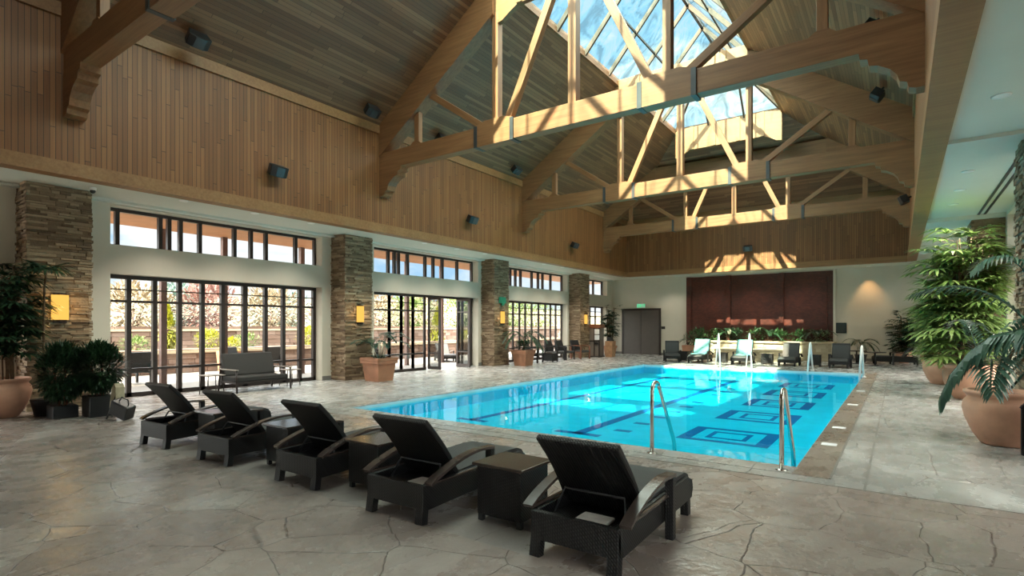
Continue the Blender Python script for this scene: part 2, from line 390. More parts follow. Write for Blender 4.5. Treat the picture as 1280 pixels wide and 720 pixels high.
def tag(o, label=None, cat=None, group=None, kind=None):
    if label: o['label'] = label
    if cat: o['category'] = cat
    if group: o['group'] = group
    if kind: o['kind'] = kind
    return o
def empty(name, loc=(0, 0, 0), rz=0, label=None, cat=None, group=None, kind=None, parent=None):
    o = bpy.data.objects.new(name, None); C.objects.link(o); o.location = loc; o.rotation_euler = (0, 0, rz)
    o.empty_display_size = .1
    if parent: o.parent = parent
    return tag(o, label, cat, group, kind)
def oriented(name, p0, p1, w, h, mat, parent, up=(0, 0, 1), bevel=.006):
    """timber member as its own object whose local x runs along the member"""
    p0 = Vector(p0); p1 = Vector(p1); d = (p1-p0); ln = d.length; d.normalize()
    a = Vector(up).cross(d)
    if a.length < 1e-4: a = Vector((0, 1, 0))
    a.normalize(); b = d.cross(a)
    mb = MB().box(0, ln, -w/2, w/2, -h/2, h/2)
    o = mb.build(name, mat, None, bevel=bevel)
    mw = Matrix((( d.x, a.x, b.x, p0.x), (d.y, a.y, b.y, p0.y), (d.z, a.z, b.z, p0.z), (0, 0, 0, 1)))
    o.matrix_basis = mw
    if parent:
        o.parent = parent; o.matrix_parent_inverse = parent.matrix_basis.inverted()
    return o
def copy_tree(src, loc=None, rz=None, **props):
    def cp(o, par):
        c = o.copy(); C.objects.link(c)
        if par: c.parent = par
        for ch in kids.get(o.name, []): cp(ch, c)
        return c
    kids = {}
    for o in list(C.objects):
        if o.parent: kids.setdefault(o.parent.name, []).append(o)
    c = cp(src, None)
    if loc is not None: c.location = loc
    if rz is not None: c.rotation_euler = (0, 0, rz)
    tag(c, props.get('label'), props.get('cat'), props.get('group'))
    return c
def struct(mb, name, mat, parent=None, **k):
    o = mb.build(name, mat, parent, **k)
    if not parent: o['kind'] = 'structure'
    return o

# ------------------------------------------------------------------ key dimensions (metres)
XL, XR = -11.2, .30          # inner faces of the high timber walls
YN, YF = -2.6, 25.8
CX = (XL+XR)/2
ZS, ZW = 4.05, 6.79          # soffit, top of timber wall
SL = .67
SX0, SX1 = CX-1.98, CX+1.98  # skylight opening
ZO = ZW+SL*(SX0-XL)
SY0, SY1 = YN+(SX0-XL), YF-(SX0-XL)
WL, WR = -13.05, 1.95        # cream side walls
YB, YE = -6.0, 28.0
PX0, PX1, PY0, PY1 = -8.27, -.89, 6.5, 20.7

# ------------------------------------------------------------------ floor and pool
fl = MB()
fl.box(-13.6, 2.5, YB-.3, 2.98, -.5, 0).box(-13.6, -8.3, 2.98, 3.45, -.5, 0).box(-1.95, 2.5, 2.98, 3.45, -.5, 0).box(-13.6, 2.5, 3.45, 5.94, -.5, 0)
struct(fl, 'floor', M['floor'])
dk = MB()
dk.box(-13.6, 2.5, 5.94, PY0-.32, -.5, 0).box(-13.6, PX0-.30, PY0-.32, YE+.3, -.5, 0).box(PX1+.33, 2.5, PY0-.32, YE+.3, -.5, 0).box(PX0-.30, PX1+.33, PY1+.3, YE+.3, -.5, 0)
struct(dk, 'floor', M['deck'])
struct(MB().box(-8.3, -1.95, 2.98, 3.45, -.5, -.001), 'floor', M['band'])
cp = MB().box(PX1, PX1+.33, PY0-.32, PY1+.3, -.45, .004)
struct(cp, 'trim_1', M['coping'])
cp = MB().box(PX0-.3, PX1, PY0-.32, PY0, -.45, .004).box(PX0-.3, PX0, PY0, PY1, -.45, .004).box(PX0-.3, PX1, PY1, PY1+.3, -.45, .004)
struct(cp, 'trim_2', M['deck'])
# narrow dark joints in the deck, flush inlays
jn = MB().box(PX1+.325, PX1+.345, PY0-.32, PY1, -.01, .006).box(-.27, -.25, 5.95, 20, -.01, .003).box(-9, 2, 5.93, 5.95, -.01, .003)
struct(jn, 'trim_3', M['concrete_base'])
pl = empty('swimming_pool', (CX, 13.6, 0), 0, 'long rectangular indoor pool of turquoise water with navy tile markings', 'pool')
ZP = -.34
MB().box(PX0, PX1, PY0, PY1, ZP-.1, ZP).build('basin_floor', M['pool'], pl)
MB().box(PX0-.02, PX0+.012, PY0, PY1, ZP, -.10).box(PX1-.012, PX1+.02, PY0, PY1, ZP, -.10).box(PX0, PX1, PY0-.02, PY0+.012, ZP, -.10).box(PX0, PX1, PY1-.012, PY1+.02, ZP, -.10).build('basin_wall', M['pool'], pl)
MB().box(PX0-.005, PX0+.012, PY0, PY1, -.10, -.012).box(PX1-.012, PX1+.005, PY0, PY1, -.10, -.012).box(PX0, PX1, PY0-.005, PY0+.012, -.10, -.012).box(PX0, PX1, PY1-.012, PY1+.005, -.10, -.012).build('waterline_tile', M['pale_tile'], pl)
mk = MB()
z0, z1 = ZP, ZP+.004
mk.box(-4.62, -4.42, 8.3, 19.6, z0, z1).box(-4.95, -4.1, 8.25, 8.42, z0, z1)
mk.box(-6.95, -6.78, 8.3, 19.6, z0, z1).box(-7.2, -6.5, 8.25, 8.4, z0, z1)
mk.box(-6.95, -3.75, 7.55, 7.66, z0, z1)
mk.build('lane_line', M['navy'], pl)
for i in range(12):
    y = 8.9+.88*i
    MB().box(-4.12, -3.82, y, y+.17, z0, z1).build('tile_dash', M['navy'], pl)
for i, y in enumerate((8.95, 11.3, 13.55, 15.9, 18.3)):
    t = MB()
    a, b_, dy = -3.02, -1.62, 1.25+.05*i
    w = .13
    t.box(a, b_, y, y+w, z0, z1).box(a, b_, y+dy-w, y+dy, z0, z1).box(a, a+.2, y+w, y+dy-w, z0, z1).box(b_-.2, b_, y+w, y+dy-w, z0, z1)
    t.box(a+.38, b_-.38, y+.32, y+.40, z0, z1).box(a+.38, b_-.38, y+dy-.40, y+dy-.32, z0, z1).box(a+.38, a+.46, y+.40, y+dy-.40, z0, z1).box(b_-.46, b_-.38, y+.40, y+dy-.40, z0, z1)
    t.build('tile_rectangle', M['navy'], pl)
MB().add([(PX0, PY0, -.065), (PX1, PY0, -.065), (PX1, PY1, -.065), (PX0, PY1, -.065)], [(0, 1, 2, 3)]).build('water_surface', M['water'], pl)
for i, (y, lab) in enumerate(((7.9, 'white tile inlay in the pool edge nearest the chrome handrails'), (9.3, 'white tile inlay, second along the brown right pool edge'), (12.2, 'white tile inlay midway along the brown right pool edge'), (14.9, 'white tile inlay, farthest on the brown right pool edge'))):
    tag(MB().box(PX1+.08, PX1+.25, y, y+.16, -.01, .008).build('depth_marker', M['paper']), lab, 'tile', 'inlaid pool edge tiles')

# ------------------------------------------------------------------ walls, bays
BAYS = [(-2.4, 2.55), (4.34, 9.32), (11.15, 16.21), (18.0, 23.06), (24.95, 27.45)]
def side_wall(xw, sgn, name, y_last=True):
    """sgn -1: wall left of the room. Room face at xw, outer face .4 further out."""
    xo = xw+sgn*.40; w = MB(); ys = YB-.3
    for (a, b_) in BAYS:
        w.box(xw, xo, ys, a, 0, ZS+.3)
        w.box(xw, xo, a, b_, 2.58, 3.17)
        w.box(xw, xo, a, b_, 3.97, ZS+.3)
        ys = b_
    w.box(xw, xo, ys, YE+.3, 0, ZS+.3)
    struct(w, name, M['cream'])
side_wall(WL, -1, 'wall_left'); side_wall(WR, 1, 'wall_right')
struct(MB().box(WL-.4, WR+.4, YE, YE+.3, 0, ZS+.3), 'wall_back', M['cream'])
struct(MB().box(WL-.4, WR+.4, YB-.3, YB, 0, ZS+.3), 'wall_front', M['cream'])
bb = MB(); ys = YB
for (a, b_) in BAYS+[(YE, YE)]:
    bb.box(WL, WL+.02, ys, a, 0, .12); ys = b_
struct(bb, 'baseboard_left', M['concrete_base'])
struct(MB().box(WL, -12.42, YE-.02, YE, 0, .12).box(-10.22, -8.9, YE-.02, YE, 0, .12).box(-2.3, WR, YE-.02, YE, 0, .12), 'baseboard_back', M['concrete_base'])
# soffit ring
sf = MB().box(WL-.4, XL-.22, YB, YE, ZS, ZS+.25).box(XR+.22, WR+.4, YB, YE, ZS, ZS+.25).box(XL-.22, XR+.22, YF+.22, YE, ZS, ZS+.25).box(XL-.22, XR+.22, YB, YN-.22, ZS, ZS+.25)
struct(sf, 'ceiling', M['soffit'])
# cove lip beside the left glazing and cross bands on the right soffit
struct(MB().box(WL, WL+.16, YB, YE, ZS-.05, ZS), 'trim_4', M['soffit'])
for i, (a, b_, z) in enumerate(((16.3, 17.3, .10), (23.1, 24.1, .08), (9.6, 10.6, .05))):
    struct(MB().box(XR+.24, WR, a, b_, ZS-z, ZS), 'trim_%d' % (5+i), M['soffit'])
# high timber walls
struct(MB().box(XL-.22, XL, YN, YF, 4.0, ZW), 'wall_left', M['boards_side'])
struct(MB().box(XR, XR+.22, YN, YF, 4.0, ZW), 'wall_right', M['boards_side'])
struct(MB().box(XL-.22, XR+.22, YF, YF+.22, 4.0, ZW), 'wall_back', M['boards_end'])
struct(MB().box(XL-.22, XR+.22, YN-.22, YN, 4.0, ZW), 'wall_front', M['boards_end'])
n = 8
for nm, b in (('left', (XL-.24, XL+.045, YN, YF)), ('right', (XR-.045, XR+.24, YN, YF)), ('back', (XL+.045, XR-.045, YF-.045, YF+.24)), ('front', (XL+.045, XR-.045, YN-.24, YN+.045))):
    for z0_, z1_, m_ in ((3.985, 4.21, 'trim'),):
        struct(MB().box(*b, z0_, z1_), 'trim_%d' % n, M[m_]); n += 1
for b in ((XL, XL+.04, YN, YF), (XR-.04, XR, YN, YF), (XL+.04, XR-.04, YF-.04, YF), (XL+.04, XR-.04, YN, YN+.04)):
    struct(MB().box(*b, 6.57, ZW-.0), 'trim_%d' % n, M['trim']); n += 1
# roof planes with a skylight opening (thick slabs)
def slab(name, quad, mat, th=.22):
    q = [Vector(p) for p in quad]; t = Vector((0, 0, th))
    mb = MB().add(q+[p+t for p in q], [(0, 1, 2, 3), (7, 6, 5, 4), (0, 4, 5, 1), (1, 5, 6, 2), (2, 6, 7, 3), (3, 7, 4, 0)])
    struct(mb, name, mat)
slab('ceiling', [(XL-.3, YN-.3, ZW-.2), (SX0, SY0, ZO), (SX0, SY1, ZO), (XL-.3, YF+.3, ZW-.2)], M['roof_l'])
slab('ceiling', [(XR+.3, YN-.3, ZW-.2), (XR+.3, YF+.3, ZW-.2), (SX1, SY1, ZO), (SX1, SY0, ZO)], M['roof_r'])
slab('ceiling', [(XL-.3, YF+.3, ZW-.2), (SX0, SY1, ZO), (SX1, SY1, ZO), (XR+.3, YF+.3, ZW-.2)], M['roof_f'])
slab('ceiling', [(XL-.3, YN-.3, ZW-.2), (XR+.3, YN-.3, ZW-.2), (SX1, SY0, ZO), (SX0, SY0, ZO)], M['roof_n'])

# ------------------------------------------------------------------ glazed bays
DM = {1: [4.77, 5.27, 5.78, 6.28, 6.75, 7.3, 7.85, 8.35, 8.84], 3: [18.5, 18.96, 19.44, 19.89, 20.4, 20.97, 21.55, 22.01, 22.49], 4: [25.5, 26.04, 26.65]}
TM = {1: [4.54, 5.38, 5.55, 5.8, 6.22, 7.04, 7.42, 7.86, 8.71], 2: [12.01, 12.27, 12.45, 12.85, 13.68, 14.08, 14.55, 15.35], 3: [18.75, 19.13, 19.52, 20.4, 20.93, 21.31, 22.01], 4: [25.6, 26.4]}
TM[1] = [4.56, 5.38, 5.56, 5.80, 6.22, 7.04, 7.46, 7.86, 8.71]
wid = [0]
def glazing(side, b, x):
    a, e = BAYS[b]
    # transom
    wid[0] += 1
    w = empty('window_%d' % wid[0], (x, (a+e)/2, 3.17), kind='structure')
    f = MB().box(x-.05, x+.05, a, e, 3.90, 3.97).box(x-.05, x+.05, a, e, 3.17, 3.21).box(x-.05, x+.05, a, a+.05, 3.21, 3.90).box(x-.05, x+.05, e-.05, e, 3.21, 3.90)
    f.build('window_frame', M['bronze'], w)
    for y in TM.get(b, [(a+e)/2]):
        MB().box(x-.05, x+.05, y-.04, y+.04, 3.21, 3.90).build('mullion', M['bronze'], w)
    MB().add([(x, a, 3.2), (x, e, 3.2), (x, e, 3.95), (x, a, 3.95)], [(0, 1, 2, 3)]).build('pane', M['glass'], w)
    wid[0] += 1
    w = empty('window_%d' % wid[0], (x, (a+e)/2, 0), kind='structure')
    ranges = [(a, e)]
    if b == 2: ranges = [(a, 13.70), (15.42, e)]
    top = MB().box(x-.06, x+.06, a, e, 2.50, 2.58)
    top.build('window_frame', M['bronze'], w)
    for (p, q) in ranges:
        MB().box(x-.05, x+.05, p, q, .0, .09).box(x-.04, x+.04, p, q, .555, .605).box(x-.04, x+.04, p, q, 2.005, 2.055).box(x-.015, x+.015, p, q, 2.27, 2.295).build('window_rail', M['bronze'], w)
        ms = [p+.04, q-.04]+([y for y in DM[b]] if b in DM else ([12.06, 12.58, 13.11] if p < 12 else [15.66]))
        for y in ms:
            ww = .045 if b != 1 or abs(y-7.3) > .1 else .06
            MB().box(x-(.05 if b == 1 else .028), x+(.05 if b == 1 else .028), y-ww, y+ww, 0, 2.52).build('mullion', M['bronze'], w)
        MB().add([(x, p, .05), (x, q, .05), (x, q, 2.52), (x, p, 2.52)], [(0, 1, 2, 3)]).build('pane', M['glass'], w)
for b in range(5):
    glazing('left', b, WL-.33)
for b in range(5):
    glazing('right', b, WR+.33)
# right bay 2 is closed in the same way as the left; folded-open leaves on the left
def leaf_door(idx, y, x0, x1, lab):
    d = empty('door_%d' % idx, (x0, y, 0), kind='structure')
    m = MB(); t = .025
    m.box(x0, x1, y-t, y+t, .02, .13).box(x0, x1, y-t, y+t, 2.42, 2.50).box(x0, x0+.07, y-t, y+t, .13, 2.42).box(x1-.09, x1, y-t, y+t, .13, 2.42)
    m.box(x0+.07, x1-.09, y-t, y+t, .555, .60).box(x0+.07, x1-.09, y-t, y+t, 2.005, 2.05)
    m.build('door_frame', M['bronze'], d)
    MB().box(x0+.07, x1-.09, y-.004, y+.004, .13, 2.42).build('pane', M['glass'], d)
    MB().tube([(x1-.05, y-t-.03, .95), (x1-.05, y-t-.03, 1.2)], .012).build('door_handle', M['chrome'], d)
leaf_door(1, 13.80, -13.34, -12.75, '')
leaf_door(2, 15.30, -13.34, -12.70, '')
# double service door in the end wall
d = empty('door_3', (-11.32, 27.98, 0), kind='structure')
MB().box(-12.41, -12.31, 27.93, 28.0, 0, 2.46).box(-10.32, -10.22, 27.93, 28.0, 0, 2.46).box(-12.31, -10.32, 27.93, 28.0, 2.36, 2.46).build('door_frame', M['bronze'], d)
for a, b_, hx in ((-12.31, -11.325, -11.42), (-11.305, -10.32, -11.20)):
    lf = MB().box(a, b_, 27.95, 28.0, .01, 2.36).build('door_leaf', M['door'], d)
    MB().box(a+.03, b_-.03, 27.94, 27.955, .03, .28).build('kick_plate', M['steel_dark'], lf)
    MB().tube([(hx, 27.94, 1.0), (hx, 27.89, 1.02), (hx, 27.89, 1.22), (hx, 27.94, 1.24)], .014).build('door_handle', M['chrome'], lf)

# red mosaic feature wall
rw = MB().box(-8.85, -2.38, 27.96, 28.0, 0, 3.98)
struct(rw, 'wall_back', M['redtile'])
struct(MB().box(-7.95, -7.0+.1, 27.90, 27.97, .6, 3.98).box(-8.85, -8.62, 27.86, 27.97, .6, 3.98).box(-6.9, -6.7, 27.80, 27.97, .6, 3.98).box(-4.55, -4.35, 27.80, 27.97, .6, 3.98).box(-6.7, -4.55, 27.90, 27.97, .6, 3.55).box(-4.35, -2.6, 27.92, 27.97, .6, 3.72), 'trim_30', M['redtile'])
struct(MB().box(-8.95, -8.85, 27.9, 28.0, 0, 4.03).box(-2.38, -2.28, 27.9, 28.0, 0, 4.03), 'trim_31', M['cream'])

# ------------------------------------------------------------------ skylight lantern
EZ, RZ = ZO+.08, 11.67
RY0, RY1 = SY0+1.98, SY1-1.98
wid[0] += 1
sk = empty('window_%d' % wid[0], (CX, (SY0+SY1)/2, ZO), kind='structure')
MB().box(SX0-.09, SX0+.03, SY0-.06, SY1+.06, ZO-.03, EZ+.05).box(SX1-.03, SX1+.09, SY0-.06, SY1+.06, ZO-.03, EZ+.05).box(SX0, SX1, SY0-.06, SY0+.03, ZO-.03, EZ+.05).box(SX0, SX1, SY1-.03, SY1+.06, ZO-.03, EZ+.05).build('curb', M['beam'], sk)
E0 = (SX0, SY0, EZ); E1 = (SX1, SY0, EZ); E2 = (SX1, SY1, EZ); E3 = (SX0, SY1, EZ); R0 = (CX, RY0, RZ); R1 = (CX, RY1, RZ)
for q in ([E0, E3, R1, R0], [E1, R0, R1, E2], [E0, R0, E1], [E2, R1, E3]):
    MB().add(q, [tuple(range(len(q)))]).build('pane', M['skyglass'], sk)
M['mullion_tan'] = plain('tan glazing bar', (.045, .029, .015), .6)
MB().beam(R0, R1, .09, .14).build('ridge_bar', M['steel_dark'], sk)
for p, q in ((E0, R0), (E1, R0), (E2, R1), (E3, R1)):
    MB().beam(p, q, .08, .12).build('hip_bar', M['mullion_tan'], sk)
y = SY1
ysn = []
while y > SY0: ysn.append(y); y -= 1.58
for y in ysn[1:]:
    zt = RZ; xt = CX
    if y > RY1: f = (SY1-y)/1.98; xt = None
    elif y < RY0: f = (y-SY0)/1.98; xt = None
    else: f = 1
    for sx in (SX0, SX1):
        MB().beam((sx, y, EZ-.03), (sx+(CX-sx)*f, y, EZ+(RZ-EZ)*f-.03), .07, .12).build('glazing_bar', M['mullion_tan'], sk)
for sx in (-1, 1):
    for f in (.46,):
        xx = CX+sx*1.98*(1-f)
        MB().beam((xx, SY0+1.98*f, EZ+(RZ-EZ)*f-.04), (xx, SY1-1.98*f, EZ+(RZ-EZ)*f-.04), .05, .06).build('purlin', M['steel_dark'], sk)
for ye, yr in ((SY1, RY1), (SY0, RY0)):
    for xx in (CX-.66, CX+.66):
        f = 1-abs(xx-CX)/1.98
        MB().beam((xx, ye, EZ-.03), (xx, ye+(yr-ye)*f, EZ+(RZ-EZ)*f-.03), .06, .10).build('jack_bar', M['mullion_tan'], sk)

# timber end panels of the light well
def header_poly():
    b = 8.56
    return [(SX0, 9.46), (SX0, 8.3), (SX0+.2, 8.33), (SX0+.42, 8.46), (SX0+.62, b), (SX1-.62, b), (SX1-.42, 8.46), (SX1-.2, 8.33), (SX1, 8.3), (SX1, 9.46)]
def header(name, y, parent, kind=None):
    h = MB().prism(header_poly(), 'y', y-.06, y+.06)
    for xx in (CX-1.3, CX-.45, CX+.45, CX+1.3): h.box(xx-.07, xx+.07, y-.10, y-.06, 8.56, 9.46)
    o = h.build(name, M['header'], parent)
    if kind: o['kind'] = kind
    return o
header('trim_40', SY1-.02, None, 'structure')
header('trim_41', SY0+.12, None, 'structure')

# ------------------------------------------------------------------ roof trusses
TY = [3.2, 9.9, 16.6, 23.3]
TL = ['dark shaded timber roof truss nearest the camera, cut off by the upper left corner',
      'large timber roof truss with a sunlit left half, second from the camera',
      'timber roof truss third from the camera, crossing below the far skylight',
      'small looking timber roof truss nearest the end wall']
def rafz(x): return ZW+SL*(min(x-XL, XR-x))
for ty, lab in zip(TY, TL):
    t = empty('roof_truss', (CX, ty, 5.62), 0, lab, 'roof truss', 'timber trusses under the roof')
    zb, zt = 5.62, 6.06
    oriented('bottom_chord', (XL, ty, (zb+zt)/2), (XR, ty, (zb+zt)/2), .26, zt-zb, M['beam'], t)
    RD = .70   # rafter depth measured vertically
    xi = 3.95
    if ty < 23:
        xt = SX0
    else: xt = None
    for s in (-1, 1):
        xo = XL if s < 0 else XR
        # rafters stop at the light well, or where the hip meets them at the far truss
        xe = SX0 if ty < 20 else XL+ (2.5 if ty > 20 else 2.5)
        xe = xe if s < 0 else (2*CX-xe)
        p = [(xo, rafz(xo)+.02), (xe, rafz(xe)+.02), (xe, rafz(xe)-RD-.12), (xo, rafz(xo)-RD-.12)]
        if s > 0: p = p[::-1]
        o = MB().prism(p, 'y', ty-.17, ty+.17).build('rafter', M['beam'], t)
    top_inner = 8.5 if ty < 20 else rafz(XL+2.5)-.1
    if ty > 20:   # flat collar where the hip end cuts the truss
        zc = rafz(XL+2.5)-.35
        oriented('collar_beam', (XL+2.4, ty, zc), (XR-2.4, ty, zc), .3, .62, M['beam'], t)
        ztop = zc-.31
    else:
        header('header_panel', ty-.12 if ty > 10 else ty-.02, t)
        ztop = 8.52
    def under(x): return min(ztop, rafz(x)-RD-.10) if not (SX0 < x < SX1) else ztop
    oriented('king_post', (CX, ty, zt-.02), (CX, ty, ztop+.02), .18, .20, M['beam'], t, up=(0, 1, 0))
    for dx in (1.97, 4.46):
        for s in (-1, 1):
            x = CX+s*dx; zz = under(x if dx > 3 else SX0-.01)
            if ty < 4 or ty > 23:
                zz = min(zz, rafz(x)-RD-.1)
            oriented('post', (x, ty, zt-.02), (x, ty, zz+.05), .16, .18 if dx < 3 else .13, M['beam'], t, up=(0, 1, 0))
    for s in (-1, 1):
        oriented('diagonal_brace', (CX+s*2.22, ty, zt-.06), (CX+s*4.0, ty, min(rafz(CX+s*4.0)-RD-.05, ztop)), .14, .15, M['beam'], t)
        zi = ztop
        xi_ = 1.70-(zi-6.1)*.50
        oriented('diagonal_brace', (CX+s*1.68, ty, zt-.04), (CX+s*xi_, ty, zi+.02), .14, .16, M['beam'], t)
        # gusset block round the post foot
        g = [(CX+s*1.45, zt-.02), (CX+s*1.45, zt+.03), (CX+s*1.72, zt+.10), (CX+s*2.22, zt+.10), (CX+s*2.5, zt+.03), (CX+s*2.5, zt-.02), (CX+s*2.5, zb-.02), (CX+s*1.45, zb-.02)]
        if s > 0: g = g[::-1]
        MB().prism(g, 'y', ty-.15, ty+.15).build('gusset', M['beam'], t)
        for xx in (1.47, 2.48):
            x = CX+s*xx
            MB().box(x-.045, x+.045, ty-.165, ty+.165, zb-.03, zt+.02).build('steel_strap', M['steel_dark'], t)
        # flare at the small outer post
        x = CX+s*4.46
        MB().prism([(x-.22, zt-.01), (x+.22, zt-.01), (x+.09, zt+.09), (x-.09, zt+.09)], 'y', ty-.10, ty+.10).build('post_foot', M['beam'], t)
        # scrolled corbel
        xo = XL if s < 0 else XR; q = -s
        pr = [(0, 5.63), (.98, 5.63), (.96, 5.52), (.84, 5.50), (.82, 5.40), (.68, 5.37), (.50, 5.28), (.40, 5.18), (.36, 5.07), (.25, 5.04), (.23, 4.96), (.12, 4.93), (0, 4.93)]
        pr = [(xo+q*a*.82, b_) for a, b_ in pr]
        if q < 0: pr = pr[::-1]
        MB().prism(pr, 'y', ty-.14, ty+.14).build('corbel', M['beam'], t)

# ------------------------------------------------------------------ stacked-stone columns
def stone_shell(x0, x1, y0, y1, z0, z1, name, mat, parent, hmin=.028, hmax=.062, faces='all'):
    m = MB(); z = z0
    cor = MB().box(x0+.03, x1-.03, y0+.03, y1-.03, z0, z1)
    m.add(cor.v, cor.f)
    while z < z1-.01:
        h = min(random.uniform(hmin, hmax), z1-z)
        for face in ('x0', 'x1', 'y0', 'y1'):
            a, b_ = (y0, y1) if face[0] == 'x' else (x0, x1)
            p = a
            while p < b_-.01:
                l = random.uniform(.10, .42); e = min(p+l, b_)
                if b_-e < .06: e = b_
                pr = random.uniform(-.02, .028)
                zz0, zz1 = z+.003, z+h-.004
                if face == 'x0': m.box(x0-pr, x0+.05, p+.002, e-.003, zz0, zz1)
                elif face == 'x1': m.box(x1-.05, x1+pr, p+.002, e-.003, zz0, zz1)
                elif face == 'y0': m.box(p+.002, e-.003, y0-pr, y0+.05, zz0, zz1)
                else: m.box(p+.002, e-.003, y1-.05, y1+pr, zz0, zz1)
                p = e
        z += h
    o = m.build(name, mat, parent); return o
CL = ['stone column at the far left behind the dark palms', 'stone column left of the open folding doors, beside the square terracotta pot',
      'stone column with the green bell box above its lamp', 'stone column nearest the end wall beside the towel kiosk']
for i, (y, lab) in enumerate(zip((2.89, 9.62, 16.4, 23.2), CL)):
    tag(stone_shell(WL, -12.44, y, y+.95, 0, ZS-.002, 'stone_column', M['stone'], None), lab+', stacked ledgestone', 'column', 'stacked stone columns')
for y, lab in ((9.62, 'stacked stone column at the right edge of the photo above the palm'), (16.4, 'stacked stone column on the right rising out of the lady palm'), (23.2, 'stacked stone column on the right hidden behind plants at the far end')):
    tag(stone_shell(1.36, WR, y, y+.95, 0, ZS-.002, 'stone_column', M['stone'], None), lab, 'column', 'stacked stone columns')

# ------------------------------------------------------------------ lamps and small fixtures
SLb = ['amber glowing wall sconce above the dark shrubs at far left', 'amber glowing wall sconce on the column beside the open doors', 'amber glowing wall sconce under the green bell box', 'amber glowing wall sconce on the farthest column by the kiosk']
def sconce_at(y, lab):
    s = empty('wall_sconce', (-12.42, y, 1.6), 0, lab, 'wall lamp', 'amber wall sconces')
    prof = []
    m = MB(); n = 9
    pts = [(-12.40+.09*math.sin(PI*i/n), y-.13+.26*i/n) for i in range(n+1)]
    m.prism(pts[::-1], 'z', 1.62, 2.07); m.build('lamp_shade', M['alabaster'], s)
    MB().box(-12.42, -12.40, y-.10, y+.10, 1.56, 2.10).build('back_plate', M['bronze'], s)
    MB().box(-12.42, -12.31, y-.02, y+.02, 1.59, 1.62).build('bracket', M['bronze'], s); MB().box(-12.42, -12.31, y-.02, y+.02, 2.07, 2.10).build('bracket', M['bronze'], s)
    ld = bpy.data.lights.new('sconce_lamp', 'POINT'); ld.energy = 6; ld.color = (1, .62, .25); ld.shadow_soft_size = .05
    lo = bpy.data.objects.new('sconce_lamp', ld); C.objects.link(lo); lo.parent = s; lo.location = (.20, 0, .25)
for y, lab in zip((3.35, 10.11, 16.88, 23.68), SLb): sconce_at(y, lab)
hb = empty('alarm_bell', (-12.41, 16.85, 2.4), 0, 'small green alarm box on the third stone column', 'alarm')
MB().box(-12.42, -12.33, 16.66, 17.02, 2.38, 2.62).build('housing', M['greenbox'], hb, bevel=.01)
MB().box(-12.40, -12.34, 16.78, 16.92, 2.30, 2.38).build('bracket', M['greenbox'], hb)

def downlight(x, y, lab, grp, power=60, col=(1, .91, .78), cone=110):
    d = empty('downlight', (x, y, ZS), 0, lab, 'ceiling light', grp)
    MB().lathe([(.055, -.004), (.085, -.012), (.09, -.001), (.055, -.001)], 20).build('trim_ring', M['white_steel'], d, world=False)
    MB().lathe([(.0005, -.003), (.055, -.003)], 20).build('lens', M['lens'], d, world=False)
    ld = bpy.data.lights.new('downlight_lamp', 'SPOT'); ld.energy = power; ld.color = col; ld.spot_size = R(cone); ld.spot_blend = .8; ld.shadow_soft_size = .05
    lo = bpy.data.objects.new('downlight_lamp', ld); C.objects.link(lo); lo.parent = d; lo.location = (0, 0, -.02)
DLT = PWR = 220
names = ['nearest the camera', 'second', 'third', 'fourth', 'fifth', 'sixth', 'seventh', 'eighth', 'ninth', 'tenth', 'eleventh', 'farthest']
for i, y in enumerate((5.2, 6.7, 8.15, 12.1, 13.6, 15.1, 19.0, 20.5, 22.0)):
    downlight(-11.85, y, 'recessed ceiling light above the left windows, %s in that row' % (names[i] if i < 8 else 'farthest'), 'downlights above the left windows', PWR)
for i, y in enumerate((8.05, 9.9, 11.66, 13.16, 14.63, 18.16, 19.6, 21.0)):
    downlight(.92, y, 'recessed ceiling light in the right soffit above the plants, %s in that row' % (names[i] if i < 7 else 'farthest'), 'downlights in the right soffit', PWR)
for i, x in enumerate((-9.6, -7.6, -5.6, -3.6)):
    downlight(x, 27.0, 'recessed ceiling light above the end wall, number %s from the left' % ('one', 'two', 'three', 'four')[i], 'downlights along the end wall', PWR*.4)
downlight(-1.06, 27.62, 'recessed ceiling light washing the cream end wall right of the red panel', 'downlights along the end wall', 120, (1, .55, .22), 75)
# linear slot diffusers
for x, lab in ((1.45, 'dark linear ceiling slot, left one of the pair near the right column'), (1.56, 'dark linear ceiling slot, right one of the pair near the right column')):
    tag(MB().box(x, x+.045, 10.7, 16.3, ZS-.012, ZS+.001).build('slot_diffuser', M['steel_dark']), lab, 'air vent', 'ceiling slot diffusers')

def speaker(loc, rz, tilt, lab, roll=0, sc=1.0):
    s = empty('loudspeaker', loc, 0, lab, 'speaker', 'black loudspeakers high in the hall')
    s.rotation_euler = Euler((tilt, roll, rz), 'XYZ')
    a, b_, d_ = .17*sc, .12*sc, .20*sc
    # trapezoid cabinet, front toward +x, mounted on its back
    MB().prism([(0, -a), (d_, -a*1.25), (d_*1.25, -a*.6), (d_*1.25, a*.6), (d_, a*1.25), (0, a)], 'z', -b_, b_).build('cabinet', M['black'], s, world=False, bevel=.01)
    MB().box(d_*1.25, d_*1.25+.008, -a*.55, a*.55, -b_*.85, b_*.85).build('grille', M['steel_dark'], s, world=False)
    MB().tube([(-.08, 0, 0), (.02, 0, 0)], .025).build('bracket', M['black'], s, world=False)
for y, lab in ((6.75, 'black loudspeaker on the left timber wall above the nearest windows'), (13.4, 'black loudspeaker on the left timber wall above the open doors'), (20.1, 'black loudspeaker on the left timber wall between the two farthest trusses')):
    speaker((XL+.08, y, 4.93), 0, 0, lab, roll=.45, sc=.95)
speaker((-5.43, YF-.08, 4.98), -PI/2, 0, 'black loudspeaker on the end timber wall above the sun patch', roll=.4, sc=.95)
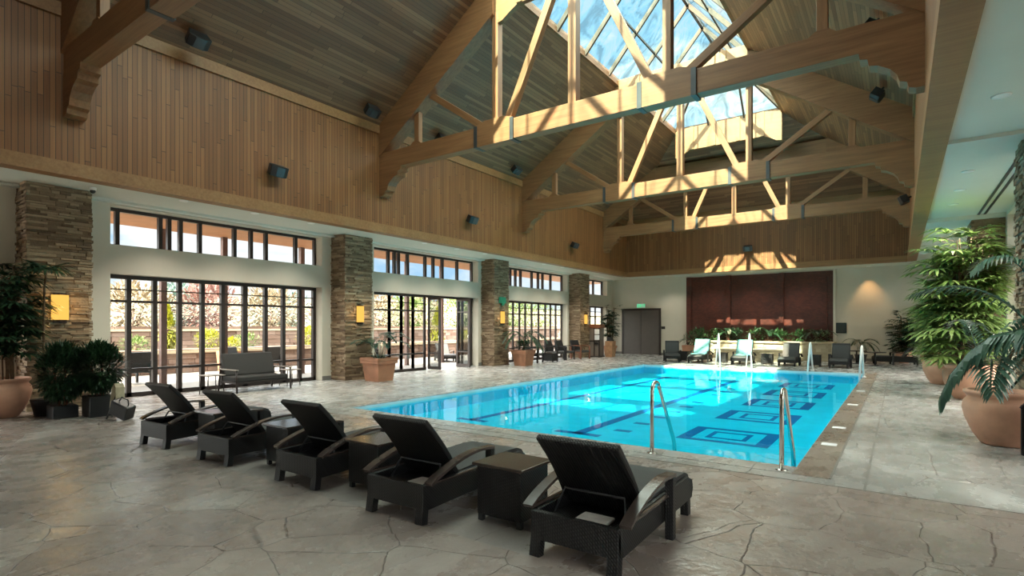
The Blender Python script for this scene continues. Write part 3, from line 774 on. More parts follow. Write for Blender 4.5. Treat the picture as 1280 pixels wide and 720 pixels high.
for y, lab in ((4.95, 'black loudspeaker under the left roof slope near the first truss'), (9.1, 'black loudspeaker under the left roof slope just before the big truss'), (11.65, 'black loudspeaker under the left roof slope just behind the big truss'), (15.4, 'black loudspeaker under the left roof slope before the third truss')):
    speaker((XL+.42, y, rafz(XL+.42)-.12), 0, 0, lab, roll=.9, sc=.95)
speaker((XR-.08, 20.2, 5.35), PI, 0, 'black loudspeaker on the right timber wall near the far trusses', roll=.4, sc=.95)
for x, y, lab in ((-.35, 12.0, 'black loudspeaker under the right roof slope behind the big truss'), (-.35, 15.5, 'black loudspeaker under the right roof slope below the big truss end')):
    speaker((x, y, rafz(x)-.18), PI, 0, lab, roll=.9, sc=.95)

# exit sign, plaques
ex = empty('exit_sign', (-11.32, 27.97, 2.5), 0, 'green lit exit sign above the grey double door', 'sign')
MB().box(-11.55, -11.09, 27.95, 27.99, 2.49, 2.72).build('sign_plate', M['paper'], ex)
def letters(txt, x0, z0, h, w, gap, y, mat, parent, name='lettering'):
    S = {'E': [(0, 0, 0, 1), (0, 1, 1, 1), (0, .5, .8, .5), (0, 0, 1, 0)], 'X': [(0, 0, 1, 1), (0, 1, 1, 0)], 'I': [(.5, 0, .5, 1)], 'T': [(.5, 0, .5, 1), (0, 1, 1, 1)]}
    m = MB(); x = x0
    for c in txt:
        for a in S[c]:
            m.beam((x+a[0]*w, y, z0+a[1]*h), (x+a[2]*w, y, z0+a[3]*h), .012, h*.16, up=(.3, 0, 1))
        x += w+gap
    m.build(name, mat, parent)
letters('EXIT', -11.50, 2.53, .15, .07, .04, 27.945, M['exit'], ex)
sg = empty('wall_plaque', (-2.1, 27.97, 1.2), 0, 'square black framed notice on the cream wall right of the red panel', 'sign')
MB().box(-2.32, -1.88, 27.95, 27.99, 1.2, 1.66).build('frame', M['black'], sg)
MB().box(-2.27, -1.93, 27.94, 27.952, 1.25, 1.61).build('notice', M['sign'], sg)
tag(MB().box(-10.2, -10.0, 27.97, 27.995, 1.36, 1.5).build('door_plaque', M['black']), 'small dark plaque on the wall right of the double door', 'sign')

# security camera under the left soffit
cm = empty('security_camera', (-12.1, 3.75, ZS), 0, 'small white dome camera with black lens under the soffit near the left column', 'camera')
MB().lathe([(.05, -.05), (.06, 0)], 16).build('base', M['white_steel'], cm, world=False)
MB().ball((0, 0, -.06), .045, 12, 8).build('dome', M['black'], cm, world=False)

# ------------------------------------------------------------------ wicker chaise
def chaise(name, loc, rz, lab, grp, cat='lounge chair', angle=52):
    t = empty(name, loc, rz, lab, cat, grp)
    W = .31
    k = dict(parent=t, world=False)
    for sx in (-1, 1):
        # side skirt: rises a little from rear to foot
        p = [(.02, .10), (1.40, .13), (1.44, .20), (1.42, .27), (1.33, .31), (.75, .31), (.05, .30), (.0, .24)]
        a, b_ = sorted((sx*(W-.045), sx*W))
        MB().prism([(q[0], q[1]) for q in p], 'x', a, b_).build('side_panel', M['wicker'], bevel=.006, **k)
        # legs
        MB().beam((sx*(W-.04), .05, .25), (sx*(W-.035), .015, 0), .075, .06, up=(0, 1, 0)).build('leg', M['wicker'], **k)
        MB().beam((sx*(W-.04), 1.36, .2), (sx*(W-.04), 1.37, 0), .06, .07, up=(0, 1, 0)).build('leg', M['wicker'], **k)
        # arm: arching flat band, ending in a broad upright
        pts = []
        for i in range(13):
            u = i/12; y = .02+.80*u; z = .31+.155*math.sin(PI/2*min(1, u*1.25))**.85 + (-.012*max(0, u-.8)*5)
            pts.append((sx*(W+.035), y, z))
        arm = MB().strip(pts, .075, .022).build('armrest', M['arm'], **k)
        MB().box(sx*(W+.035)-.03, sx*(W+.035)+.03, .77, .83, 0, .445).build('arm_post', M['wicker'], bevel=.005, **k)
        MB().strip([(sx*(W+.02), .06, .305), (sx*(W+.02), .30, .30), (sx*(W+.02), .79, .305)], .02, .016).build('arm_rail', M['arm'], **k)
    MB().box(-W, W, 0, .045, .11, .295).build('rear_panel', M['wicker'], bevel=.006, **k)
    MB().box(-W, W, 1.37, 1.42, .13, .28).build('foot_panel', M['wicker'], bevel=.01, **k)
    MB().box(-W+.04, W-.04, .55, .60, .2, .27).box(-W+.04, W-.04, .05, .62, .215, .235).build('under_frame', M['wicker'], **k)
    # seat deck curving down at the foot
    pts = [(0, .47, .30), (0, .9, .325), (0, 1.2, .33), (0, 1.33, .325), (0, 1.40, .30), (0, 1.44, .25)]
    MB().strip(pts, 2*W-.07, .03).build('seat', M['wicker_seat'], **k)
    # back: slightly curved slab leaning back over the rear of the frame
    hy, hz = .45, .26
    ca, sa = math.cos(R(angle)), math.sin(R(angle)); ln = .655
    pts = []
    for i in range(9):
        u = i/8*ln; bow = .025*math.sin(PI*i/8)
        pts.append((0, hy-ca*u-sa*bow*-1, hz+sa*u+ca*bow*-1*-1))
    MB().strip(pts, 2*W-.03, .045).build('backrest', M['wicker'], bevel=.012, **k)
    pf = [(p[0], p[1]+sa*.026, p[2]+ca*.026) for p in pts[:-1]]
    MB().strip(pf, 2*W-.10, .012).build('back_cushion', M['wicker_seat'], **k)
    MB().tube([(-W+.05, .22, .235), (-.22, hy-ca*.20-.03, hz+sa*.20-.03), (.22, hy-ca*.20-.03, hz+sa*.20-.03), (W-.05, .22, .235)], .009, 6).build('prop_stay', M['steel_dark'], **k)
    return t
def side_table(name, loc, rz, lab, grp, w=.47, d=.44, h=.45):
    t = empty(name, loc, rz, lab, 'side table', grp)
    k = dict(parent=t, world=False)
    MB().box(-w/2+.03, w/2-.03, -d/2+.03, d/2-.03, .05, h-.02).build('wicker_body', M['wicker'], bevel=.006, **k)
    MB().box(-w/2, w/2, -d/2, d/2, h-.022, h).build('tabletop', M['tabletop'], bevel=.004, **k)
    for sx in (-1, 1):
        for sy in (-1, 1):
            MB().box(sx*(w/2-.055)-.02, sx*(w/2-.055)+.02, sy*(d/2-.055)-.02, sy*(d/2-.055)+.02, 0, .06).build('leg', M['steel_dark'], **k)
    return t
CHL = ['black wicker lounger at the right end of the near row, largest in view', 'black wicker lounger second from the right in the near row, beside the big side table',
       'black wicker lounger in the middle of the near row', 'black wicker lounger second from the left in the near row', 'black wicker lounger at the left end of the near row']
for (x, y, a), lab in zip(((-1.665, 3.0, 0), (-3.23, 2.96, .02), (-4.655, 3.03, .03), (-6.155, 3.0, .05), (-7.60, 2.98, .07)), CHL):
    chaise('wicker_lounger', (x, y, 0), a, lab, 'wicker loungers in the near row')
for (x, y, a), lab in zip(((-2.47, 3.50, .0), (-4.0, 3.48, 0), (-5.42, 3.50, 0), (-6.95, 3.50, 0)),
                     ('dark brown topped wicker side table between the two right near loungers', 'wicker side table with a shiny top between the middle and second right near loungers', 'wicker side table with a shiny top left of the middle near lounger', 'wicker side table with a shiny top between the two left near loungers')):
    side_table('wicker_side_table', (x, y, 0), a, lab, 'wicker side tables in the near row')
# folded white towels lying on the lower frames
for x, y, lab in ((-1.62, 3.14, 'folded white towel on the lower frame behind the backrest of the right end lounger'), (-3.12, 3.12, 'folded white towel on the lower frame of the second right near lounger')):
    tag(MB().box(x-.10, x+.12, y-.05, y+.14, .236, .262).build('folded_towel', M['white_towel'], bevel=.01), lab, 'towel', 'towels on near loungers')

# ------------------------------------------------------------------ far row of loungers
def far_lounger(x, y, rz, lab, towel=None):
    t = chaise('cushioned_lounger', (x, y, 0), rz, lab, 'loungers at the far end of the pool', angle=66)
    for ch in list(C.objects):
        pass
    return t
FL = [(-8.3, 24.1, PI+.35, 'dark lounger turned sideways in front of the double door'),
      (-6.85, 24.1, PI, 'far lounger draped with a pale aqua towel, left one of two'),
      (-5.15, 24.1, PI, 'far lounger draped with a pale aqua towel, right one of two'),
      (-3.45, 24.1, PI, 'plain charcoal far lounger, left one of two before the planter'),
      (-1.77, 24.1, PI, 'plain charcoal far lounger at the right end by the white pool rail')]
for x, y, rz, lab in FL: far_lounger(x, y, rz, lab)
def draped(x, yb, lab):
    # towel over the back and seat of a lounger whose foot points to -y
    m = MB(); a = R(66); hy, hz = yb-.56, .345
    pts = [(x, hy-.46, .355), (x, hy-.1, .352), (x, hy-.015, .36)]
    for i in range(1, 7):
        u = .66*i/6; pts.append((x, hy-.045+math.cos(a)*u, hz+math.sin(a)*u))
    pts.append((x, hy+math.cos(a)*.69+.02, hz+math.sin(a)*.64)); pts.append((x, hy+math.cos(a)*.60+.07, hz+math.sin(a)*.48))
    m.strip(pts, .60, .02)
    tag(m.build('beach_towel', M['towel']), lab, 'towel', 'pale aqua towels on far loungers')
draped(-6.85, 24.1, 'pale aqua towel spread over the left towelled far lounger')
draped(-5.15, 24.1, 'pale aqua towel spread over the right towelled far lounger')
for x, lab in ((-7.55, 'small dark side table by the terracotta planter at the far pool end'), (-5.98, 'small dark side table between the two towelled far loungers'), (-4.25, 'small dark side table right of the towelled far loungers'), (-2.6, 'small dark side table between the two plain far loungers')):
    side_table('far_side_table', (x, 23.45, 0), 0, lab, 'side tables between far loungers', .46, .42, .44)
chaise('side_facing_lounger', (.55, 26.4, 0), PI/2+.15, 'dark lounger in profile at the far right corner under the palms', 'loungers at the far end of the pool')

# planter in front of the red wall
pt = empty('stone_planter', (-5.3, 27.0, 0), 0, 'long pale stone planter below the red tiled panel', 'planter')
stone_shell(-8.35, -2.3, 26.75, 27.75, 0, .74, 'planter_wall', M['stone_pale'], pt, .10, .16)
MB().box(-8.42, -2.23, 26.68, 27.2-.1, .74, .83).box(-8.42, -2.23, 27.68, 27.8, .74, .83).build('coping', M['stone_pale'], pt, bevel=.01)
MB().box(-8.30, -2.35, 27.1, 27.7, .70, .80).build('soil', M['soil'], pt)

# raised ledge (spa) behind the far rails
sp = empty('raised_spa_ledge', (-5.2, 25.6, 0), 0, 'low pale stone spa ledge behind the far loungers', 'ledge')
stone_shell(-6.6, -3.6, 25.0, 26.2, 0, .42, 'ledge_wall', M['stone_pale'], sp, .10, .15)
MB().box(-6.68, -3.52, 24.92, 26.28, .42, .50).build('coping', M['stone_pale'], sp, bevel=.01)

# ------------------------------------------------------------------ rails
def grab_rail(x, y, z, dy, lab, mat, grp, r=.024, zend=-.12, lean=0.0):
    t = empty('pool_handrail', (x, y, 0), 0, lab, 'handrail', grp)
    pts = [(x, y, 0), (x, y, z-.16)]
    R0_ = .10
    for i in range(1, 8):
        a = PI/2*i/7; pts.append((x, y+R0_*(1-math.cos(a)), z-.12+R0_*1.2*math.sin(a)))
    a0 = y+R0_+.02
    for i in range(1, 6):
        a = R(65)*i/5; pts.append((x+lean*i*.01, a0+.12*math.sin(a), z-.12*(1-math.cos(a))))
    pts.append((x+lean*.6, y+dy-.04, .06)); pts.append((x+lean, y+dy, -.03)); pts.append((x+lean, y+dy+.01, zend))
    MB().tube(pts, r, 12).build('rail_tube', mat, t)
    MB().lathe([(.06, 0), (.06, .012), (.03, .02)], 20, (x, y, 0)).build('flange', mat, t)
grab_rail(-2.38, 6.22, .83, .78, 'chrome grab rail at the near pool edge, left one', M['chrome'], 'chrome near pool rails')
grab_rail(-1.0, 6.27, .83, .78, 'chrome grab rail at the near pool edge by the right corner', M['chrome'], 'chrome near pool rails')
def a_rail(x, y, h, lab, dy=-.75, mat='white_steel', x2=.0, r=.024):
    t = empty('pool_handrail', (x, y, 0), 0, lab, 'handrail', 'white rails at the far pool end')
    pts = [(x, y, 0), (x+x2*.45, y+dy*.28, h*.94), (x+x2*.5, y+dy*.36, h), (x+x2*.55, y+dy*.46, h*.97), (x+x2, y+dy, -.12)]
    MB().tube(pts, r, 10).build('rail_tube', M[mat], t)
    MB().lathe([(.06, 0), (.06, .012), (.03, .02)], 20, (x, y, 0)).build('flange', M[mat], t)
a_rail(-5.62, 21.15, 1.25, 'tall white handrail by the far pool edge, left of the pair', -.6, x2=.33, r=.024)
a_rail(-4.55, 21.15, 1.25, 'tall white handrail by the far pool edge, right of the pair', -.6, x2=.33, r=.024)
a_rail(-2.42, 21.2, .95, 'white handrail before the plain far loungers', -.6, x2=-.08, r=.03)
a_rail(-.85, 19.2, .92, 'white handrail at the right edge of the pool near the far corner', -.55, x2=-.09, r=.03)

# ------------------------------------------------------------------ planting
def pot_round(t, c, s=1.0, mat='terracotta_pale'):
    prof = [(.24, 0), (.27, .02), (.36, .16), (.44, .36), (.47, .50), (.455, .60), (.41, .66), (.43, .69), (.455, .72), (.455, .755), (.40, .76), (.38, .70)]
    MB().lathe([(a*s, z*s) for a, z in prof], 36, c).build('pot', M[mat], t)
    MB().lathe([(.0005, .70*s), (.385*s, .70*s)], 24, c).build('soil', M['soil'], t)
def pot_square(t, c, w=.70, h=.62, rz=0):
    a = w/2/math.sqrt(1)
    prof = [(a*.72, 0), (a*.86, h*.74), (a*.86, h*.75), (a*.97, h*.76), (a*.97, h*.88), (a, h*.885), (a, h), (a*.86, h), (a*.84, h*.9)]
    m = MB()
    vs = []; fs = []
    for r, z in prof:
        for sx, sy in ((-1, -1), (1, -1), (1, 1), (-1, 1)): vs.append((c[0]+sx*r, c[1]+sy*r, c[2]+z))
    for i in range(len(prof)-1):
        for j in range(4): fs.append((i*4+j, i*4+(j+1) % 4, (i+1)*4+(j+1) % 4, (i+1)*4+j))
    fs.append((3, 2, 1, 0)); m.add(vs, fs).build('pot', M['terracotta'], t, bevel=.01)
    MB().box(c[0]-a*.84, c[0]+a*.84, c[1]-a*.84, c[1]+a*.84, c[2]+h*.84, c[2]+h*.9).build('soil', M['soil'], t)
def lady_palm(t, c, h, rad, nst, per, mat, r=.30, lw=.035, low=.25, bias=(0, 0), spread=2.4, nl=8):
    st = MB(); lf = MB(); c = Vector(c)
    for i in range(nst):
        a = random.uniform(0, 2*PI); rr = rad*random.uniform(.1, .75); hh = h*random.uniform(.65, 1)
        b0 = c+Vector((math.cos(a)*.16, math.sin(a)*.16, 0)); tp = c+Vector((math.cos(a)*rr*.6+bias[0]*hh, math.sin(a)*rr*.6+bias[1]*hh, hh))
        st.tube([b0, b0.lerp(tp, .5)+Vector((random.uniform(-.03, .03), random.uniform(-.03, .03), 0)), tp], .012, 6)
        for j in range(per):
            f = low+(1-low)*(j+random.random())/per
            p = b0.lerp(tp, f); az = random.uniform(0, 2*PI); el = random.uniform(-.1, .75)
            d = Vector((math.cos(az), math.sin(az), el)); pl_ = rad*random.uniform(.25, .6)
            q = p+d.normalized()*pl_
            if c.x > 0 and q.x > 1.6: q.x = 1.6-random.uniform(0, .25)
            st.tube([p, p.lerp(q, .6)+Vector((0, 0, .02)), q], .004, 4)
            lf.fan(q, d*.7+Vector((0, 0, -.15)), r*random.uniform(.75, 1.15), nl, lw, spread, .55)
    st.build('stem', M['trunk'], t); lf.build('foliage', M[mat], t)
def feather_palm(t, c, h, n, flen, mat, ll=.32, lw=.03, droop=.9, trunk=0, stem='trunk', az0=None, nl=16):
    st = MB(); lf = MB(); c = Vector(c); top = c+Vector((0, 0, trunk))
    if trunk: st.tube([c, c+Vector((.02, .01, trunk*.5)), top], .035, 8, .022)
    for i in range(n):
        az = (az0[i] if az0 else i*2.4+random.uniform(-.3, .3)); el = random.uniform(.5, 1.6)
        d = Vector((math.cos(az), math.sin(az), el))
        lf.frond(top+Vector((math.cos(az)*.03, math.sin(az)*.03, -.02)), d, flen*random.uniform(.8, 1.1), nl, ll, lw, droop)
    if trunk: st.build('trunk', M[stem], t)
    lf.build('foliage', M[mat], t)
def leafy(t, c, rx, ry, rz, n, mat, size=.09, w=.04, name='foliage', cone=False, seg=2):
    m = MB(); c = Vector(c)
    for i in range(n):
        while True:
            v = Vector((random.uniform(-1, 1), random.uniform(-1, 1), random.uniform(-1, 1)))
            if .35 < v.length < 1: break
        if cone:
            f = 1-(v.z+1)/2; q = Vector((v.x*rx*(.12+.9*f), v.y*ry*(.12+.9*f), v.z*rz))
        else: q = Vector((v.x*rx, v.y*ry, v.z*rz))
        d = q.normalized()+Vector((random.uniform(-.7, .7), random.uniform(-.7, .7), random.uniform(-.2, .6)))
        m.leaf(c+q, d, size*random.uniform(.7, 1.3), w, (0, 0, 1), .3, seg)
    return m.build(name, M[mat], t)

# right-hand row of pots
t = empty('potted_palm', (.97, 9.35, 0), 0, 'big round terracotta pot with an arching grey green palm at right', 'potted plant', 'potted palms on the right')
pot_round(t, (1.09, 9.28, 0), .90, 'terracotta_pale')
m = MB()
for (bx, by, bz, d, ln, dr) in ((.95, 9.2, .72, (-.05, -.62, 1.25), 1.30, 1.9), (.98, 9.2, .75, (.25, -.5, 1.6), 1.5, 1.2), (1.0, 9.4, .75, (.5, .3, 1.4), 1.6, 1.0), (.9, 9.5, .75, (-.1, .6, 1.5), 1.4, 1.1), (1.0, 9.3, .75, (.6, -.3, 1.3), 1.4, 1.2)):
    m.frond((bx, by, bz), d, ln, 22, .42, .045, dr, .9)
# the big foreground leaf that hangs over the pot toward the pool
rp = [Vector(p) for p in ((1.12, 9.1, .72), (1.34, 8.8, 1.15), (1.36, 8.62, 1.40), (1.17, 8.5, 1.47), (.92, 8.5, 1.40), (.70, 8.5, 1.21), (.54, 8.5, .95), (.45, 8.5, .70))]
m.tube(rp, .014, 6, .004)
for i in range(34):
    x_ = 2+5*i/33; k0 = min(int(x_), 6); c0 = rp[k0].lerp(rp[k0+1], x_-k0); tg = (rp[k0+1]-rp[k0]).normalized()
    for sy in (-1, 1):
        m.leaf(c0, Vector((0, sy*.75, -.05))+tg*.8+Vector((0, 0, -.25)), random.uniform(.40, .52)*(1-.35*i/33), .062, (0, 0, 1), 1.5, 4)
m.frond((1.35, 8.9, 1.35), (-.55, .15, 1.2), 1.5, 20, .40, .04, 1.3, 1.0)
m.frond((1.3, 9.0, 2.0), (-.3, -.2, .9), .9, 16, .34, .035, 1.8, 1.3)
m.build('foliage', M['leaf_frond'], t)
MB().tube([(1.0, 9.35, .7), (1.25, 9.1, 1.1), (1.35, 8.9, 1.35)], .014, 6).tube([(1.02, 9.35, .7), (1.2, 9.2, 1.3), (1.3, 9.0, 2.0)], .014, 6).build('stem', M['trunk'], t)
for (x, y, h, rad, ns, per, s, lab, mat) in (
                                   (1.18, 14.7, 2.75, 1.1, 16, 16, .95, 'tall bright green lady palm in a terracotta pot, nearer of the two bright ones', 'leaf_bright'),
                                   (.92, 18.1, 2.0, .80, 9, 12, .92, 'lower bright green lady palm in a terracotta pot, farther of the two bright ones', 'leaf_bright'),
                                   (.98, 24.4, 1.5, .7, 8, 10, .8, 'mid green lady palm in a round pot, farthest pot along the right side', 'leaf_mid'), (.15, 27.42, 1.55, .75, 9, 10, .6, 'dark green lady palm behind the profile lounger at the far right corner', 'leaf_dark')):
    t = empty('potted_palm', (x, y, 0), 0, lab, 'potted plant', 'potted palms on the right')
    pot_round(t, (x, y, 0), s, 'terracotta_pale')
    lady_palm(t, (x, y, .68*s), h, rad, ns*2, per, mat, .46 if mat == 'leaf_bright' else .32, .075, nl=8, low=.06)
# far right small palm on a pot
t = empty('potted_palm', (-1.3, 26.9, 0), 0, 'small feathery palm in a dark pot against the end wall right of the red panel', 'potted plant')
MB().lathe([(.16, 0), (.22, .3), (.24, .34), (.2, .34)], 24, (-1.3, 26.9, 0)).build('pot', M['black'], t)
feather_palm(t, (-1.3, 26.9, .34), 1, 9, .8, 'leaf_dark', .26, .03, 1.4, trunk=.45)
# far left corner palm behind the kiosk
t = empty('potted_palm', (-12.2, 26.0, 0), 0, 'tall dark palm behind the towel kiosk at the far left corner', 'potted plant')
pot_square(t, (-12.2, 26.0, 0), .55, .5)
lady_palm(t, (-12.2, 26.0, .45), 2.1, .55, 12, 10, 'leaf_dark', .34, .05)
# terracotta box with shrub behind the far side table
t = empty('planter_box', (-7.75, 25.9, 0), 0, 'terracotta trough with dark leafy shrubs at the left end of the stone planter', 'potted plant')
MB().prism([(-8.25, 0), (-7.25, 0), (-7.18, .62), (-8.32, .62)], 'y', 25.5, 26.1).build('pot', M['terracotta'], t, bevel=.01)
leafy(t, (-7.75, 25.8, .92), .62, .35, .32, 420, 'leaf_mid', .16, .06)
for az in (2.6, 3.3, .4): pass
m = MB()
for az in (2.9, 3.6, 2.2, .5, 1.2): m.frond((-7.8, 25.8, .62), (math.cos(az), math.sin(az)*.4, 1.5), 1.0, 14, .2, .025, 1.6)
m.build('frond', M['leaf_dark'], t)
# plants growing in the stone planter: each one is a thing
pls = [(-8.0, .35, 'leaf_mid', 'low leafy plant at the left end of the stone planter'), (-7.3, .30, 'leaf_mid', 'low leafy plant second from left in the stone planter'), (-6.3, .34, 'leaf_dark', 'bushy plant beneath the left part of the red panel'),
       (-5.45, .33, 'leaf_mid', 'bushy plant at the middle of the stone planter'), (-4.45, .28, 'leaf_mid', 'low leafy plant right of the planter middle'), (-3.6, .28, 'leaf_mid', 'low leafy plant third from the right in the planter'), (-2.8, .26, 'leaf_green_in', 'pale leafed low plant at the right end of the planter')]
M['leaf_green_in'] = leafmat('pale variegated leaf', (.10, .16, .07), (.30, .36, .20))
for x, r_, mt, lab in pls:
    t = empty('planter_plant', (x, 27.3, .80), 0, lab, 'plant', 'low plants in the stone planter')
    leafy(t, (x, 27.3, .80+r_*.8), .42, .28, r_, 260, mt, .15, .06)
    MB().tube([(x, 27.3, .76), (x, 27.3, .95)], .012, 6).build('stem', M['trunk'], t)
for x, s, lab in ((-6.75, .85, 'dark feathery palm before the left third of the red panel'), (-4.95, 1.0, 'feathery palm before the middle of the red panel'), (-3.0, .85, 'dark feathery palm before the right third of the red panel')):
    t = empty('planter_palm', (x, 27.35, .8), 0, lab, 'plant', 'feathery palms in the stone planter')
    feather_palm(t, (x, 27.35, .78), 1, 9, 1.0*s, 'leaf_dark', .26, .035, 1.3, trunk=.35, az0=[.2, .9, 2.2, 2.9, 3.6, 4.3, 5.0, 5.7, 1.5])
t = empty('white_flower', (-6.55, 27.2, .8), 0, 'tall pale flower spike standing in the stone planter', 'plant')
MB().tube([(-6.55, 27.15, .78), (-6.56, 27.1, 1.15)], .01, 6).build('stem', M['leaf_mid'], t)
MB().ball((-6.56, 27.08, 1.25), .09, 10, 6, (1, .8, 1.4)).build('blossom', M['flower'], t)

# left side pots
t = empty('potted_palm', (-11.72, 10.2, 0), 0, 'square terracotta pot with pale stems and loose palm leaves beside the second column', 'potted plant')
pot_square(t, (-11.72, 10.2, 0), .74, .64)
st = MB(); lf = MB()
for i in range(7):
    a = i*2.4; tp = Vector((-11.72+math.cos(a)*.22, 10.2+math.sin(a)*.22, random.uniform(.85, 1.15)))
    st.tube([(-11.72+math.cos(a)*.06, 10.2+math.sin(a)*.06, .56), tp], .022, 6, .012)
    for j in range(2):
        az = a+random.uniform(-.6, .6)
        lf.frond(tp, (math.cos(az), math.sin(az), random.uniform(.6, 1.7)), random.uniform(.5, .75), 12, .24, .035, 1.2)
for i in range(26):
    a = random.uniform(0, 6.28); lf.leaf((-11.72+math.cos(a)*.12, 10.2+math.sin(a)*.12, .58), (math.cos(a), math.sin(a), 1.2), .30, .05, (0, 0, 1), .8)
st.build('stem', M['palestem'], t); lf.build('foliage', M['leaf_frond'], t)
t = empty('potted_palm', (-11.75, 17.35, 0), 0, 'square terracotta pot with dark spreading leaves beside the third column', 'potted plant')
pot_square(t, (-11.75, 17.35, 0), .70, .60)
feather_palm(t, (-11.75, 17.35, .54), 1, 9, 1.15, 'leaf_dark', .30, .05, 1.6, trunk=.55)
leafy(t, (-11.75, 17.35, .72), .30, .30, .18, 160, 'leaf_dark', .16, .06, 'undergrowth')
# far left cluster
t = empty('potted_palm', (-12.08, 2.48, 0), 0, 'large dark lady palm in a round terracotta pot at the left edge', 'potted plant')
pot_round(t, (-12.08, 2.48, 0), .85, 'terracotta_pale')
lady_palm(t, (-12.08, 2.48, .5), 2.05, .60, 18, 13, 'leaf_dark', .38, .055)
t = empty('potted_palm', (-11.75, 2.98, 0), 0, 'slender dark palm with a single star of leaves in front of the first column', 'potted plant')
MB().lathe([(.15, 0), (.2, .25), (.21, .28), (.17, .28)], 20, (-11.75, 2.98, 0)).build('pot', M['black'], t)
st = MB().tube([(-11.75, 2.98, .2), (-11.74, 2.95, 1.2), (-11.74, 2.96, 2.15), (-11.72, 2.98, 2.42)], .022, 8, .014); st.build('trunk', M['trunk'], t)
lf = MB()
for i in range(9):
    az = i*2.4; lf.fan(Vector((-11.72, 2.98, 2.42))+Vector((math.cos(az)*.12, math.sin(az)*.12, .05)), (math.cos(az), math.sin(az), random.uniform(-.1, .9)), .38, 8, .06, 2.0, .8)
lf.build('foliage', M['leaf_dark'], t)
for (x, y, w, h, fh, lab) in ((-11.28, 3.08, .34, .20, .72, 'low black planter box with drooping fine foliage below the first sconce'), (-11.0, 3.50, .38, .34, .62, 'taller black planter box with dense fine foliage right of the first sconce')):
    t = empty('shrub_planter', (x, y, 0), 0, lab, 'potted plant', 'black planter boxes at the left')
    MB().box(x-w/2, x+w/2, y-w/2, y+w/2, 0, h).build('planter', M['black'], t, bevel=.01)
    MB().box(x-w/2+.02, x+w/2-.02, y-w/2+.02, y+w/2-.02, h-.01, h+.004).build('soil', M['soil'], t)
    st = MB()
    for i in range(5):
        a = i*1.3; st.tube([(x+.05*math.cos(a), y+.05*math.sin(a), h-.02), (x+.16*math.cos(a), y+.16*math.sin(a), h+fh)], .018, 6, .008)
    st.build('stem', M['mahogany'], t)
    leafy(t, (x, y, h+fh*.76), .35, .33, fh*.62, 3200, 'leaf_dark', .13, .03)
# bag hung with a cloth on a folding stand
t = empty('bag_stand', (-10.45, 3.60, 0), 0, 'small folding stand right of the black planters', 'stand')
MB().tube([(-10.60, 3.55, 0), (-10.47, 3.62, .52)], .012, 6).tube([(-10.32, 3.68, 0), (-10.47, 3.62, .52)], .012, 6).tube([(-10.45, 3.42, 0), (-10.47, 3.62, .52)], .012, 6).build('frame', M['steel_dark'], t)
tag(MB().strip([(-10.56, 3.56, .16), (-10.54, 3.57, .35), (-10.52, 3.585, .50), (-10.47, 3.60, .555), (-10.42, 3.60, .5), (-10.36, 3.58, .32), (-10.30, 3.57, .18)], .12, .02, (.45, 1, 0)).build('draped_cloth', M['beige']), 'beige cloth draped over the small stand by the planters', 'cloth')
t = empty('tote_bag', (-10.25, 3.55, .04), 0, 'boxy black bag leaning at an angle right of the black planters', 'bag')
t.rotation_euler = (.2, .42, .5)
MB().box(-.16, .16, -.09, .09, 0.02, .26).build('bag_body', M['black'], t, world=False, bevel=.02)
MB().tube([(-.09, 0, .25), (-.06, 0, .34), (.06, 0, .34), (.09, 0, .25)], .01, 6).build('handle', M['black'], t, world=False)

# ------------------------------------------------------------------ sofa, tables, left furniture
sfa = empty('outdoor_sofa', (-12.35, 7.05, 0), 0, 'charcoal two seat sofa with metal arms against the left windows', 'sofa')
y0, y1 = 6.42, 7.72
MB().strip([(-12.78, 7.07, .30), (-12.45, 7.07, .27), (-12.12, 7.07, .30)], y1-y0-.06, .13, (0, 1, 0)).build('seat_cushion', M['sofa'], sfa, bevel=.03)
MB().strip([(-12.70, 7.07, .34), (-12.78, 7.07, .60), (-12.86, 7.07, .86)], y1-y0-.06, .11, (0, 1, 0)).build('back_cushion', M['sofa'], sfa, bevel=.03)
for y in (y0-.01, y1+.01):
    MB().tube([(-12.06, y, 0), (-12.08, y, .50)], .022, 8).build('front_leg', M['bronze'], sfa)
    MB().tube([(-12.88, y, 0), (-12.78, y, .52)], .022, 8).build('rear_leg', M['bronze'], sfa)
    MB().box(-12.82, -12.04, y-.035, y+.035, .50, .525).build('armrest', M['gray_panel'], sfa, bevel=.006)
MB().box(-12.8, -12.1, y0, y0+.03, .2, .24).box(-12.8, -12.1, y1-.03, y1, .2, .24).box(-12.12, -12.08, y0, y1, .2, .24).box(-12.8, -12.76, y0, y1, .2, .24).build('frame', M['bronze'], sfa)
def metal_table(x, y, w, d, h, lab):
    t = empty('metal_side_table', (x, y, 0), 0, lab, 'side table', 'pale topped metal tables by the sofa')
    MB().box(x-d/2, x+d/2, y-w/2, y+w/2, h-.02, h).build('tabletop', M['gray_panel'], t, bevel=.004)
    for sx in (-1, 1):
        for sy in (-1, 1):
            MB().tube([(x+sx*d*.45, y+sy*w*.45, 0), (x+sx*d*.38, y+sy*w*.38, h-.02)], .011, 6).build('leg', M['bronze'], t)
metal_table(-12.4, 6.03, .40, .40, .43, 'small metal side table left of the charcoal sofa')
metal_table(-12.6, 8.05, .40, .38, .42, 'small metal side table right of the charcoal sofa')

